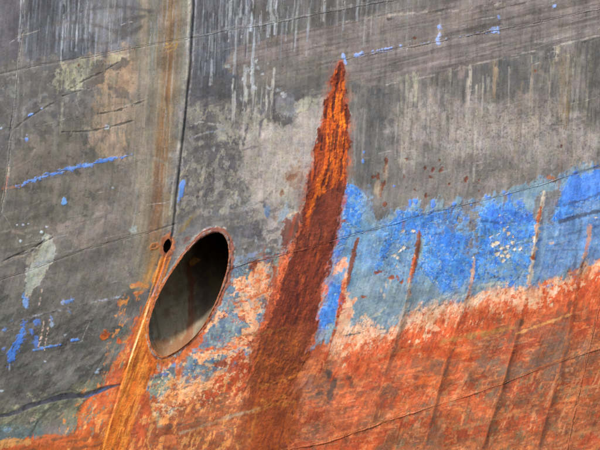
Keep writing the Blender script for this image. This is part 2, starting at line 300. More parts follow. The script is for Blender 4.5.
# mottled worn speckle (paint worn through to primer and filler)
def speck(p, col, s, thr, a=.7, na=5, h=0, kind='iso', k=1, soft=5):
    return poly(p, col, a, na=na, ns=12, soft=soft, brk=thr, bk=(kind, s, k), h=h)
speck([(183, 108), (262, 108), (300, 195), (250, 225), (176, 215)], ('ada58f', '9f9a92'), 5.5, .5, .6, h=.08, kind='flow', k=1.7)
speck([(183, 118), (245, 118), (240, 200), (180, 215)], ('4b494c', '565356'), 5, .5, .6, kind='flow', k=1.7)
speck([(238, 95), (300, 110), (300, 160), (240, 170)], ('b3ab96', 'a5a3a0'), 3, .6, .6, kind='flow', k=2.5)
speck([(196, 195), (300, 200), (290, 255), (235, 262)], ('4e4c52', '5b5960'), 6, .7, .6, kind='seam', k=2)
speck([(236, 196), (300, 200), (290, 245), (240, 250)], ('9ba0a5', 'a09c98'), 4, .85, .7)
speck([(50, 60), (100, 60), (100, 130), (50, 130)], ('4e4a43', '5b564c'), 3, .6, .6, kind='flow', k=1.6)
speck([(20, 160), (130, 150), (130, 290), (0, 300)], ('514d46', '8b8276'), 3.2, .9, .5)
speck([(480, 105), (560, 95), (560, 135), (480, 150)], ('5f5854', '6a625c'), 2, .75, .6)
speck([(120, 170), (172, 165), (168, 240), (120, 300)], ('9b8f82', '8f8175'), 3, .85, .4)
speck([(400, 100), (600, 90), (600, 170), (400, 210)], ('5f5955', '6a645f'), 2, 1.0, .6)
speck([(440, 120), (600, 110), (600, 165), (440, 190)], ('a89b90', 'b0a59c'), 2.2, 1.0, .5)
speck([(-20, 300), (120, 290), (110, 390), (-20, 420)], ('3f3f3d', '7c7a74'), 2.4, 1.15, .6)
line([(190, 126), (200, 122), (214, 124), (230, 126)], ('a5a49c', 'b3afa0'), [.4, .9, .7, .9], .8, na=.6, ns=2, brk=-.3, bk=('iso', 2, 1))
line([(190, 138), (205, 133), (218, 130), (230, 129)], ('7f8aa5', '9b9c98'), [.5, .9, .9, .5], .8, na=.5, ns=2, brk=-.3, bk=('iso', 2, 1))
line([(186, 156), (200, 148), (214, 146), (228, 143)], ('4a484b', '535053'), [2, 3, 2.5, 1.5], .7, na=1, ns=6, soft=1.3)
dab(220, 135, 3.5, 7, ('a8a385', '99958a'), a=.75, soft=1.3, na=1.5, ns=3)
line([(265, 222), (252, 227), (240, 236), (233, 248)], ('5a585c', '67646a'), [3, 4, 3, 2], .6, na=2, ns=6, soft=2)
# long curved smears above the pipe mouth
for p, wdt, cc in (([(176, 246), (186, 232), (200, 222), (216, 216), (240, 216)], 2.4, '6f6e6e'), ([(182, 250), (192, 238), (206, 228), (222, 224)], 2, '8c8b87'), ([(172, 240), (182, 226), (198, 212)], 2.6, '857b6b'), ([(176, 224), (186, 214), (200, 206), (222, 200)], 1.6, '5f5c5d'),
                   ([(236, 232), (240, 250), (236, 266)], 3, '77787b'), ([(230, 214), (246, 220), (252, 236)], 2.5, '6a696c')):
    line(p, cc, wdt, .7, na=1, ns=6, soft=1.4, tex=None)
line([(180, 232), (187, 224), (192, 217)], ('8f7440', '86703f'), [1.6, 2.2, 1], .75, soft=1)
_k = (C * np.array([.3, .5, .2], F)).sum(-1, keepdims=True)     # the topside greys are close to neutral
C += (_k * np.array([1.0, .99, 1.0], F) - C) * .12; C *= .86
# ------------------------------------------------------------------ antifouling below the waterline, primer, blue band
redT = [(-20, 446), (4, 442), (30, 440), (44, 446), (78, 432), (84, 418), (78, 402), (88, 392), (98, 388), (104, 378), (114, 372), (110, 362), (122, 352), (126, 335), (140, 320), (146, 345), (150, 358), (168, 362), (190, 345), (206, 322), (222, 296), (232, 268), (262, 262), (300, 252), (330, 244),
        (330, 300), (325, 340), (352, 330), (382, 322), (400, 318), (425, 308), (448, 306), (468, 300), (498, 296), (520, 292), (545, 288), (575, 278), (600, 264), (820, 200)]
poly(redT + [(820, 700), (-220, 700), (-220, 460)], ('b85c37', 'a4583c', 'c8693a'), 1, na=4, ns=9, ek=('flow', 3), soft=1.5, tex=('iso', 16, 1), h=-.15, r=.72)
def rz(p, col, a, na=10, ns=26, soft=12, tex=('seam', 7, 3), **k): return poly(p, col, a, na=na, ns=ns, soft=soft, tex=tex, **k)
rz([(330, 335), (400, 320), (500, 300), (600, 270), (720, 240), (700, 310), (560, 330), (420, 365), (330, 390)], ('c15430', 'b34d2e', 'd07146'), .85)
rz([(330, 350), (600, 275), (700, 250), (700, 520), (330, 520)], ('c4562c', 'cf6636', 'b04a2a'), .6, tex=('flow', 7, 3))
rz([(250, 380), (340, 365), (420, 372), (430, 400), (300, 450), (240, 470)], ('99583f', 'a4674b', '8a5a48'), .9)
rz([(300, 370), (345, 352), (350, 385), (320, 415), (290, 430)], ('8f6150', '9a7060', '7f5c50'), .7)
rz([(150, 400), (250, 380), (245, 480), (130, 480)], ('8f5334', 'a1603c', '7a4a34'), .85)
rz([(200, 395), (250, 380), (246, 430), (200, 440)], ('9f674c', 'a8755a'), .6)
rz([(470, 320), (540, 310), (590, 330), (580, 380), (500, 400)], ('9e5a3e', '85604c', '7b6250'), .75)
rz([(380, 425), (600, 360), (700, 340), (700, 520), (360, 520)], ('aa5c36', 'a06a48', '95502f'), .8)
rz([(410, 360), (480, 340), (500, 360), (480, 390), (400, 412)], ('d0652f', 'c65d2e'), .75)
rz([(350, 395), (400, 380), (398, 408), (350, 425)], ('c9582f', 'b85a38'), .7)
rz([(520, 300), (600, 275), (660, 260), (650, 340), (520, 340)], ('b04a2c', 'bd5836'), .6)
rz([(78, 440), (120, 385), (135, 395), (110, 460), (60, 470)], ('c4713a', 'cf8248', 'b95a2c'), .9, soft=5, na=4)
rz([(-20, 450), (30, 444), (80, 432), (110, 420), (112, 470), (-20, 480)], ('9c5228', 'b35c2b', '7d4c2c'), .9, soft=3, na=3)
poly([(-30, 446), (8, 440), (30, 440), (30, 446), (-30, 454)], ('b78854', 'c08e58'), .9, na=1.2, ns=4)
rz([(430, 440), (600, 400), (700, 380), (700, 520), (400, 520)], ('b87450', 'a8684a', '9a5a3c'), .6)
rz([(330, 400), (460, 370), (470, 400), (330, 440)], ('c8704a', 'bb6440', 'a85a40'), .5)
rz([(480, 335), (560, 325), (585, 345), (560, 385), (490, 400), (462, 380)], ('8a6450', '7f6656', '94583f'), .65)
speck([(150, 380), (600, 280), (700, 260), (700, 520), (100, 520)], ('e08a58', 'd88458'), 9, .5, .5, kind='seam', k=3, soft=10)
speck([(150, 380), (600, 280), (700, 260), (700, 520), (100, 520)], ('8c4a34', '7c4c3c'), 9, .6, .5, kind='diag', k=2, soft=10)
speck([(300, 380), (600, 300), (700, 260), (700, 520), (200, 520)], ('e0a884', 'd8b090'), 2.4, 1.2, .35, kind='seam', k=5, soft=8)
speck([(330, 380), (600, 310), (700, 300), (700, 520), (240, 520)], ('8a5c46', '7d5c4c', '94543a'), 14, .35, .6, kind='diag', k=1.6, soft=12)
speck([(330, 350), (600, 290), (700, 270), (700, 520), (240, 520)], ('a03e22', 'b04826'), 12, .5, .6, kind='seam', k=2, soft=12)
speck([(380, 400), (600, 340), (700, 320), (700, 520), (340, 520)], ('d8a078', 'd09468'), 5, .95, .5, kind='flow', k=2.5, soft=10)
# grime and wear in the red
speck([(150, 380), (600, 300), (700, 300), (700, 520), (100, 520)], ('6f4a38', '7b5a48'), 6, 1.0, .5, kind='seam', k=2.5, soft=8)
speck([(300, 350), (600, 280), (700, 280), (700, 520), (200, 520)], ('d68656', 'cf7a55'), 3, .9, .6, kind='seam', k=3, soft=8)
speck([(150, 370), (600, 290), (700, 290), (700, 520), (100, 520)], ('74392a', '8c452d'), 2.2, 1.0, .45, soft=8)
speck([(150, 370), (600, 300), (700, 300), (700, 520), (100, 520)], ('e8853f', 'd8a06c'), 1.8, 1.3, .5, soft=8)
speck([(400, 400), (600, 340), (700, 340), (700, 520), (380, 520)], ('7c6a4c', '8d7a5c'), 4, .9, .6, kind='flow', k=2, soft=8)
speck([(150, 380), (300, 350), (300, 520), (100, 520)], ('6c5436', '7b5f3e'), 3, .9, .5, kind='flow', k=2)
for p, wdt, a in (([(328, 372), (334, 380), (330, 398)], [3, 3.5, 3], .8), ([(347, 376), (350, 378)], 2, .7), ([(338, 388), (345, 385)], 2, .5), ([(308, 398), (322, 393)], [.8, 2], .7), ([(352, 382), (350, 392)], 1.6, .6), ([(325, 402), (330, 404)], 1.5, .5)):
    line(p, ('4e4039', '5e4d44'), wdt, a, na=1, ns=4, soft=1.2)
for p, wdt, a, cc in (([(482, 362), (500, 366), (512, 372), (528, 368)], 5, .45, '75695b'), ([(560, 312), (566, 330), (562, 350)], 6, .5, '7d6453'), ([(540, 330), (556, 342), (550, 372)], 8, .45, '776052'), ([(470, 378), (476, 384)], 4, .4, '7a5c4c'),
                      ([(432, 372), (440, 362), (446, 372)], 4, .5, '76594a'), ([(384, 372), (392, 366)], 4, .5, '865748'), ([(160, 430), (172, 428), (178, 426)], 3, .7, '4c3a33'), ([(126, 438), (134, 436)], 2, .6, '5b3d2c'), ([(438, 430), (434, 450)], 6, .5, '7b6450'), ([(395, 425), (388, 450)], 5, .4, '765645')):
    line(p, cc, wdt, a, na=3, ns=6, soft=3)
# pale salmon primer: left of the streak and right under the blue
CRM = ('dba382', 'e8bd98', 'd08a68')
poly([(318, 352), (330, 338), (352, 322), (372, 312), (400, 308), (425, 300), (448, 294), (468, 290), (498, 284), (520, 280), (545, 276), (575, 264), (600, 254), (820, 186), (820, 196), (604, 266), (575, 280), (550, 290), (525, 300), (500, 300), (480, 306), (460, 318), (440, 322), (412, 326), (395, 346), (375, 350), (350, 350), (332, 360)],
     CRM, .95, na=5, ns=12, ek=('flow', 1.5), soft=7, tex=('flow', 3, 2))
poly([(340, 346), (372, 336), (410, 326), (450, 312), (500, 300), (550, 286), (600, 266), (700, 236), (700, 270), (600, 304), (550, 316), (500, 324), (450, 340), (400, 356), (340, 376)], ('c0562f', 'cd6a42', 'a8452a'), .9, na=8, ns=9, ek=('flow', 1.7), soft=7, tex=('flow', 3, 3), brk=-.5, bk=('flow', 3.5, 2))
speck([(330, 346), (450, 306), (600, 262), (700, 236), (700, 262), (600, 290), (450, 336), (340, 366)], ('ecc8a4', 'e0a888'), 3, .75, .7, kind='flow', k=2, soft=6)
speck([(330, 340), (450, 304), (600, 256), (700, 230), (700, 262), (600, 290), (450, 336), (340, 366)], ('b44a28', '98402a'), 2.6, .75, .7, kind='flow', k=2, soft=6)
# slate blue coat over the primer, right side
SLT = ('748b9a', '869ba8', '6883a0')

slR = [(346, 180), (362, 196), (380, 220), (420, 205), (480, 195), (535, 185), (600, 162), (820, 90), (820, 190), (600, 258), (582, 262), (560, 275), (545, 282), (520, 286), (500, 284), (478, 296), (462, 306), (452, 298), (440, 300), (426, 304), (410, 314), (398, 322), (388, 336), (376, 328), (362, 322), (344, 334), (322, 348), (312, 350), (324, 270)]
poly(slR, SLT, 1, na=5, ns=7, ek=('flow', 2.5), soft=2.5, tex=('iso', 10, 1), h=.2, r=.55)
poly([(350, 218), (372, 224), (366, 262), (376, 275), (350, 290), (340, 270)], ('7296a6', '6589a0'), .8, na=4, ns=7, soft=2)
poly([(372, 236), (400, 250), (402, 262), (388, 280), (370, 276)], ('6a7e85', '5e737d'), .8, na=4, ns=7, soft=2)
poly([(500, 250), (540, 215), (600, 200), (820, 130), (820, 195), (600, 258), (560, 276), (530, 286), (505, 286)], ('5570a0', '688ab8', '748ab0'), .85, na=4, ns=8, soft=3, tex=('flow', 6, 3))
BLU = ('3a78cc', '5090dc', '336cc2')
PB = 21
poly([(340, 190), (360, 196), (372, 226), (420, 212), (480, 204), (530, 210), (600, 172), (700, 142), (700, 235), (600, 250), (540, 268), (520, 282), (450, 294), (380, 290), (360, 262), (330, 300), (322, 330), (318, 320)], ('5a8fcf', '6f9fd0', '5584c4'), .42, na=7, ns=12, soft=6, tex=('iso', 7, 1))
for p in ([(343, 184), (352, 186), (362, 190), (360, 200), (366, 212), (360, 226), (352, 234), (344, 240), (337, 262), (335, 252), (341, 230), (346, 210)],
          [(338, 285), (345, 288), (344, 308), (338, 318), (322, 330), (318, 322), (326, 300), (330, 282)],
          [(386, 226), (398, 216), (412, 210), (416, 202), (420, 206), (420, 214), (440, 212), (456, 208), (462, 218), (452, 234), (470, 238), (478, 232), (480, 214), (486, 204), (494, 200), (500, 206), (508, 200), (512, 210), (520, 204), (524, 214), (532, 214), (536, 222), (530, 240), (526, 254), (530, 262), (524, 274), (512, 282),
           (500, 284), (494, 272), (478, 280), (470, 276), (458, 288), (448, 292), (436, 286), (430, 276), (424, 262), (424, 240), (414, 232), (406, 240), (392, 244), (388, 256), (378, 272), (376, 264), (384, 246), (388, 236)],
          [(560, 190), (572, 178), (590, 172), (610, 162), (820, 95), (820, 120), (610, 192), (596, 198), (576, 206), (562, 220), (552, 226), (556, 206)]):
    poly(p, BLU, .92, na=3.2, ns=5, soft=1.6, tex=('iso', 6, 1), h=.2, r=.5, pid=PB, brk=-1.4, bk=('iso', 4, 1))
poly([(562, 190), (572, 178), (590, 172), (612, 162), (612, 188), (590, 196), (566, 206)], ('5a8ade', '4e7fd6'), .7, na=3, ns=6, soft=3)
poly([(490, 208), (530, 214), (530, 222), (500, 228), (484, 230)], ('3f6fd8', '3862c8'), .6, na=3, ns=6, soft=3)
poly([(444, 226), (470, 236), (474, 262), (440, 262)], ('2e72d2', '3f7ad8'), .6, na=3, ns=6, soft=3)
speck([(480, 220), (530, 222), (526, 275), (476, 280)], ('5f8a9a', '6f8a8c'), 4.5, .5, .7, soft=3)
speck([(380, 222), (480, 210), (476, 292), (378, 275)], ('5c86b0', '6b93a5'), 5, .9, .5, soft=3)
poly([(470, 238), (478, 232), (482, 250), (474, 262), (466, 258), (462, 250)], ('6b6762', '7a746c'), .85, na=2.5, ns=4, soft=.8)
poly([(446, 212), (458, 210), (454, 230), (436, 234), (432, 222)], ('6f7280', '5e6a88'), .7, na=2.5, ns=4, soft=1, brk=0, bk=('iso', 3, 1))
poly([(462, 205), (482, 200), (480, 222), (476, 230), (466, 234), (456, 226)], ('76716d', '7e7872'), .9, na=2.5, ns=4, soft=1)
poly([(534, 196), (560, 188), (552, 224), (540, 226), (534, 214)], ('706e72', '7a7470'), .85, na=2, ns=5, soft=1.2)
dab(430, 254, 2, 6, '2b579c', rot=15, a=.7, soft=.8)
poly([(380, 226), (470, 206), (530, 206), (530, 280), (440, 294), (376, 275)], ('4f94dc', '69a4dc'), .55, na=4, ns=8, soft=2, brk=.45, bk=('iso', 6, 1))
speck([(380, 222), (530, 200), (530, 284), (376, 290)], ('27509a', '335aa0'), 3, 1.1, .4, soft=3, h=-.08)
speck([(380, 222), (530, 200), (530, 284), (376, 290)], ('8fb4d8', 'a9bccb'), 2.4, 1.2, .5, soft=3)
speck([(340, 186), (366, 196), (364, 235), (340, 240)], ('86a9c8', '7d9cae'), 2.5, .3, .7, soft=3)
speck([(345, 215), (600, 190), (700, 165), (600, 262), (400, 320), (330, 340)], ('566d82', '5c748c'), 3, 1.0, .35, kind='flow', k=2, soft=3)
speck([(345, 235), (440, 225), (440, 300), (400, 325), (330, 345)], ('93a9ae', 'a8b0a8'), 1.8, 1.0, .6, soft=3)
speck([(345, 225), (600, 190), (600, 262), (400, 320), (330, 340)], ('c9bfae', 'c7a992'), 1.5, 1.7, .8, soft=3)
speck([(540, 215), (700, 175), (700, 250), (520, 285)], ('7f8fae', '8ea0b8'), 2, .7, .5, soft=3, kind='seam', k=3)
poly([(366, 262), (380, 274), (420, 284), (440, 290), (470, 282), (500, 286), (470, 300), (440, 302), (400, 320), (386, 332), (366, 322), (354, 300)], ('788c98', '8799a2', '6c8498'), .75, na=5, ns=8, soft=5, tex=('iso', 7, 1))
speck([(490, 244), (530, 240), (524, 282), (486, 284)], ('7d949e', '8a9c9c'), 5, .2, .65, soft=4)
for p in ([(340, 330), (360, 318), (384, 326), (380, 338), (352, 342), (336, 346)], [(402, 316), (424, 304), (448, 302), (446, 314), (420, 324), (404, 328)], [(476, 298), (500, 288), (520, 288), (518, 300), (490, 304)], [(450, 304), (470, 296), (476, 302), (456, 312)], [(548, 290), (572, 276), (576, 284), (556, 296)]):
    poly(p, ('ecc6a6', 'e2b090', 'd89a74'), .85, na=4, ns=6, ek=('flow', 2), soft=2.5, brk=-.5, bk=('iso', 3, 1), tex=('flow', 3, 2))
# pale chips where the blue has flaked, with a dark dab at lower right
rs = np.random.RandomState(21)
for x, y in ((500, 215), (507, 214), (501, 223), (504, 229), (507, 227), (491, 237), (498, 234), (508, 234), (502, 248), (505, 251), (498, 254), (508, 246), (512, 242), (493, 245), (504, 260), (513, 236), (497, 243), (508, 256), (501, 256), (514, 250), (596, 218), (404, 231), (413, 231), (401, 250), (398, 258), (396, 266), (395, 254), (399, 252), (392, 256), (520, 249), (474, 258), (389, 251), (404, 248)):
    rx = rs.uniform(.8, 2.2)
    if x > 480 and y > 240: rx += .8
    dab(x + rs.uniform(-1, 1), y + rs.uniform(-1, 1), rx, rx * rs.uniform(.5, .9), ('d9cdbb', 'c9b8a4'), rot=rs.uniform(-50, 20), soft=.5, na=.7, ns=2, h=-.25)
    dab(x + rx * .8, y + rx * .8, rx * .5, rx * .5, '4a4450', soft=.5, a=.7)
for x, y in [(rs.uniform(380, 535), rs.uniform(205, 285)) for _ in range(60)]:
    if y > 208 + (480 - x) * .15: dab(x, y, rs.uniform(.5, 1.4), rs.uniform(.5, 1.6), ('32465f', '5a4636')[rs.randint(2)], soft=.5, a=.65, h=-.12)
# spatter of blue above the edge
for x, y, rx, ry in ((363, 161, 1.2, 2.2), (364, 152, .9, 1), (398, 212, 2, 2), (410, 203, 1.5, 4), (416, 202, 2, 3), (433, 204, 2, 5), (454, 204, 1.6, 2), (466, 219, 3, 2), (471, 205, 1, 1), (576, 173, 1.5, 2), (577, 177, 2, 2), (394, 186, 1, 1), (484, 211, 1, 1), (504, 192, 1.5, 1.5), (510, 196, 2, 4), (520, 202, 3, 3), (488, 197, 3, 2)):
    dab(x, y, rx, ry, ('5f86cc', '4b78cc'), soft=.6, h=.15)
# scuffs across the blue
for p, wdt, cc, a in (([(398, 332 - 100), (392, 236)], 1, '33302c', .3), ([(480, 256), (520, 244), (560, 236), (600, 226)], .8, '3c4d70', .5), ([(560, 222), (575, 217), (600, 211)], 2.2, '3d4558', .8), ([(565, 205), (585, 200), (602, 192)], 1.3, '3f5078', .7),
                      ([(482, 221), (500, 223), (520, 222)], .7, '27406c', .6), ([(555, 245), (590, 236)], .8, '414f6e', .5), ([(435, 234), (455, 232), (475, 222)], .6, '2f4f80', .6),
                      ([(583, 220), (578, 245), (575, 268)], 1, '3d4c6b', .5), ([(545, 250), (590, 250)], .6, '425478', .4), ([(536, 200), (552, 197)], 1, '4c4c50', .4)):
    line(p, cc, wdt, a, na=.8, ns=5, soft=.9)
for p, wdt in (([(430, 303), (445, 296), (462, 297), (480, 286), (505, 282)], [1, 1.4, .6, 1.5, 1]), ([(384, 325), (396, 318), (404, 312)], [1, 1.8, 1.3]), ([(374, 316), (385, 308)], [1.6, 1]), ([(480, 300), (490, 294)], [1.6, .8])):
    line(p, ('a3aaa5', 'b5b3a5'), wdt, .75, na=1, ns=4, soft=1.2, brk=-.6, bk=('seam', 3, 3))
line([(340, 336), (350, 335), (360, 333)], '4f4a48', [.8, .8, .3], .8, soft=.6)
# ---- left of the streak: slate and salmon mixture
slL = [(238, 262), (262, 254), (282, 252), (296, 244), (290, 262), (276, 296), (268, 318), (262, 336), (250, 350), (236, 364), (214, 376), (196, 392), (178, 396), (156, 402), (146, 390), (145, 378), (160, 372), (178, 362), (196, 345), (212, 318), (226, 290), (231, 272)]
poly(slL, ('64788a', '7d8b8e', '566f8c'), 1, na=3, ns=6, soft=1, tex=('iso', 7, 1), h=.15, r=.58)
for p in ([(234, 286), (248, 272), (258, 262), (270, 268), (284, 262), (282, 280), (272, 296), (264, 312), (252, 320), (240, 322), (232, 312), (236, 300)],
          [(206, 322), (216, 310), (226, 312), (220, 320), (208, 328)],
          [(196, 356), (216, 350), (236, 342), (252, 332), (264, 336), (258, 344), (236, 352), (210, 360), (200, 366)],
          [(160, 392), (176, 388), (196, 380), (214, 372), (232, 362), (240, 366), (220, 382), (200, 396), (178, 402), (168, 410), (158, 406)],
          [(240, 330), (256, 322), (266, 326), (258, 340), (246, 338)], [(176, 376), (182, 372), (180, 392), (172, 396)]):
    poly(p, ('e3b48c', 'e0a077', 'd98a5f'), .95, na=3.5, ns=5, soft=.9, tex=('seam', 3, 3), h=-.15)
for p, wdt in (([(234, 304), (252, 298), (268, 290), (276, 280)], [.6, 1.6, 1.6, .8]), ([(238, 290), (256, 282), (274, 276)], [.4, 1.4, .8]), ([(240, 312), (256, 308), (270, 300)], [.4, 1, 1]), ([(186, 352), (204, 350), (226, 346), (246, 338), (266, 326)], [2, 1.4, 1.8, 1.8, 1.5]), ([(200, 358), (224, 350), (250, 344)], [.5, 1.3, .5]),
               ([(262, 336), (240, 350), (226, 364)], [2, 3, 4]), ([(230, 300), (226, 314)], [1, 1])):
    line(p, ('c05a32', 'cf6a3c', 'a84d2e'), wdt, .85, na=1.2, ns=4, soft=.9, brk=-.7, bk=('seam', 3, 2))
for x, y, rx, ry in ((224, 317, 4, 2), (242, 318, 3, 3), (258, 342, 10, 3.5), (222, 364, 8, 4), (206, 402, 10, 4), (252, 266, 4, 3)):
    dab(x, y, rx, ry, ('7a3826', '93472e'), rot=-18, a=.85, soft=1, na=1.5, ns=4)
for x, y, rx, ry in ((232, 328, 8, 4), (225, 338, 10, 4), (262, 300, 5, 2), (232, 368, 8, 6), (206, 374, 8, 7), (246, 300, 3, 2)):
    dab(x, y, rx, ry, ('6b7f92', '8a9794'), rot=-18, a=.8, soft=1, na=2, ns=4)
poly([(222, 376), (232, 358), (242, 352), (252, 356), (256, 372), (240, 390), (216, 400), (196, 404), (206, 392)], ('b24a2c', 'c0552f', '9c4a2e'), .85, na=4, ns=6, soft=2)
poly([(146, 380), (160, 376), (176, 370), (174, 382), (162, 396), (152, 396)], ('8b9377', '7e8d7c'), .8, na=2, ns=5, soft=1)
poly([(148, 378), (160, 373), (174, 368), (176, 374), (164, 378), (150, 381)], ('4c5158', '5b616c'), .85, na=1, ns=4, soft=1)
dab(164, 374.5, 3, 1.8, '5a82c8', rot=-25, a=.9, soft=.8); dab(174, 365, 2, 2, '5b84bb', a=.8); dab(190, 367, 3, 1.8, '5b7ba4', rot=-20, a=.8)
for p, wdt, cc, a in (([(178, 360), (178, 376), (170, 396), (156, 408)], [2, 1.6, 1.5, 1], 'bb5f30', .85), ([(186, 352), (184, 364), (178, 380)], [2.5, 2, 1.5], 'a8603a', .85), ([(172, 398), (160, 420), (150, 440)], [4, 6, 7], '9a5538', .7), ([(140, 396), (146, 412), (138, 440)], [3, 5, 6], 'b8552f', .8),
                      ([(156, 414), (160, 424)], [3, 3], '9fa084', .6), ([(170, 412), (176, 408)], [2.5, 1.5], '8d9688', .7)):
    line(p, (cc, cc), wdt, a, na=1.5, ns=4, soft=1.5)
speck([(150, 375), (270, 320), (240, 400), (150, 420)], ('eac49a', 'e2b080'), 3.4, .6, .7, soft=4)
speck([(228, 262), (290, 252), (262, 336), (236, 364), (150, 404), (146, 376), (206, 320)], ('a4502e', '8c4430'), 3, .95, .6, soft=3)
speck([(228, 262), (290, 252), (262, 336), (236, 364), (150, 404), (146, 376), (206, 320)], ('9cabb0', 'a9b3ac'), 4, .8, .45, soft=3)
speck([(228, 262), (290, 252), (262, 336), (236, 364), (150, 404), (146, 376), (206, 320)], ('3f4c5c', '4a3a38'), 1.6, 1.3, .6, soft=3)
speck([(60, 440), (112, 364), (130, 340), (160, 372), (250, 372), (240, 480), (40, 480)], ('e09a58', 'e8ac70'), 4.5, .75, .6, kind='flow', k=2.5, soft=4)
speck([(60, 440), (112, 364), (130, 340), (160, 372), (250, 372), (240, 480), (40, 480)], ('9c4a22', '7c3c22'), 4.5, .8, .55, kind='diag', k=2, soft=4)
speck([(84, 440), (120, 376), (250, 372), (240, 480), (60, 480)], ('6a6250', '7a6a50'), 2.4, 1.1, .6, kind='seam', k=2.5, soft=4)
speck([(78, 430), (126, 330), (140, 320), (120, 380), (98, 440)], ('7d806c', '6c7668'), 3.5, .6, .7, kind='flow', k=2, soft=3)
speck([(70, 440), (100, 386), (126, 332), (138, 300), (128, 300), (96, 370), (60, 430)], ('c47a40', 'cf9058'), 3, .5, .8, kind='flow', k=2, soft=4)
speck([(-20, 330), (120, 300), (100, 380), (-20, 412)], ('7a746d', '6f6a64'), 4, .7, .4, kind='diag', k=3, soft=4)
speck([(-20, 410), (110, 380), (84, 425), (-20, 445)], ('a4a183', '4c4e44'), 2.6, .8, .6, kind='diag', k=2.5, soft=3)
# slight blue wash near seam left of streak, slate pieces
line([(233, 262), (246, 258), (256, 253), (238, 258)], ('71829e', '8591a5'), [1.5, 2, 1, 1], .8, na=1, ns=4)
poly([(274, 256), (284, 254), (280, 268), (274, 284), (268, 286), (270, 268)], ('7f8a80', '8f948a'), .8, na=2, ns=4)
dab(268, 212, 3.2, 6, ('5f7797', '6b7f9b'), rot=0, soft=.8, a=.9, h=.1); dab(264.5, 206, 1.5, 2, '4a5a6e', a=.8)
poly([(278, 216), (284, 206), (288, 202), (289, 212), (284, 220), (278, 222)], ('9aa5ac', '88959f'), .9, na=1.2, ns=4, soft=.7, h=.1)
line([(278, 216), (286, 202), (290, 190)], ('9f978e', '8f867d'), [2, 2, 2], .4, soft=2)
line([(288, 216), (294, 213), (302, 211)], 'c9b79a', [1.2, 1, .5], .8, na=.5)
dab(282, 193, 2.4, 4, ('7e5a48', '8c6650'), rot=20, a=.85); dab(276, 218, 3, 3, ('7c6858', '84715f'), a=.7); dab(279, 204, 3, 2, '86725f', a=.5)
# ---- big rust streak
PR = 22

LE = [(340, 63), (336, 68), (331.5, 82), (326, 108), (320, 135), (313, 158), (307, 184), (301, 210), (294, 238), (284, 266), (274, 298), (264, 328), (256, 344), (253, 362), (255, 384), (262, 402)]
RE = [(270, 410), (284, 396), (297, 378), (306, 358), (312, 345), (318, 318), (324, 290), (330, 264), (334, 243), (341, 214), (344, 194), (346.5, 170), (349.5, 145), (349, 118), (346, 92), (344, 74), (342.5, 66)]
poly([(262, 325), (314, 325), (311, 348), (302, 372), (293, 400), (288, 430), (282, 480), (236, 480), (246, 420), (250, 380), (254, 350)], ('5c2413', '6a2f18', '4c1c11'), .95, na=4, ns=14, ek=('flow', 2), soft=8, tex=('flow', 4, 3), r=.8)
poly([(p[0] - 3, p[1]) for p in LE[:-2]] + [(p[0] + 3, p[1]) for p in RE[4:]], ('94583c', 'a0684a'), .45, na=4, ns=8, soft=5, ek=('flow', 2), tex=('flow', 3, 3))
poly([(p[0] - 2, p[1]) if p[1] > 80 else p for p in LE] + [(p[0] + 1.5, p[1]) if p[1] > 90 else p for p in RE], ('a8482c', 'b0553a', 'c46a48'), .7, na=2.4, ns=5, soft=1.2, ek=('flow', 1.6), brk=-.4, bk=('iso', 3, 1), tex=('iso', 3, 1))
poly(LE + RE, ('642a1a', '73321e', '502217'), 1, na=2.6, ns=7, ek=('flow', 2), soft=1.3, tex=('flow', 4, 5), h=.22, hn=.08, r=.85, pid=PR)
poly([(p[0] + 1, p[1]) for p in LE[:6]] + [(311, 185), (306, 215), (300, 232), (306, 236), (314, 205), (320, 192)] + [(345, 185)] + [(p[0] - 1, p[1]) for p in RE[-6:]], ('8a3616', 'a04414', '7a2e18'), .95, na=2, ns=4, ek=('flow', 3), soft=1, tex=('flow', 2.2, 6), hn=.1)
poly([(338, 70), (332, 92), (329, 120), (324, 150), (318, 180), (322, 192), (328, 176), (334, 184), (340, 168), (345, 172), (347, 150), (346, 120), (343, 84)], ('d0620c', 'c4540f', 'e07b16'), .95, na=3.5, ns=5, ek=('flow', 3), soft=1, tex=('flow', 2, 6), brk=-.35, bk=('flow', 2, 6), h=.1)
for p, wdt in (([(340, 66), (339, 76), (338, 84)], [1.2, 2, .8]), ([(337, 84), (333, 108), (334, 122)], [.8, 1, .5]), ([(343, 90), (342, 112)], [.6, .9]), ([(334, 130), (331, 150), (328, 168)], [.8, 1.3, .7]), ([(339, 120), (337, 138), (335, 150)], [.5, 1.2, .6]), ([(331, 164), (327, 178), (324, 188)], [2.2, 3, 3]),
               ([(341, 160), (342, 175), (340, 190)], [1, 2.2, 3]), ([(323, 134), (321, 150)], [.6, .8]), ([(346, 110), (347, 124)], [.8, .8]), ([(318, 160), (314, 180)], [.5, 1]), ([(328, 100), (326, 118)], [.6, .8]), ([(345, 140), (343, 158)], [.5, 1])):
    line(p, ('5a2415', '471e16'), wdt, .85, na=.6, ns=2.5, ek=('flow', 2), soft=.6, h=-.3)
for p, wdt in (([(332, 165), (326, 184), (319, 197)], [1.2, 1.3, .9]), ([(338, 160), (335, 176), (333, 187)], [1, 1.2, .8]), ([(344, 160), (343, 174), (341, 180)], [1, 1, .7]), ([(322, 172), (316, 196), (308, 216)], [1, 1.4, 1.2])):
    line(p, 'c9610f', wdt, .85, na=.7, ns=2, ek=('flow', 2), soft=.6, h=.1)
poly([(246, 352), (312, 352), (300, 420), (244, 420)], ('6a2e16', '78401c', '56200f'), .8, na=6, ns=10, soft=9, ek=('flow', 2), brk=-.2, bk=('flow', 4, 3), h=-.15)
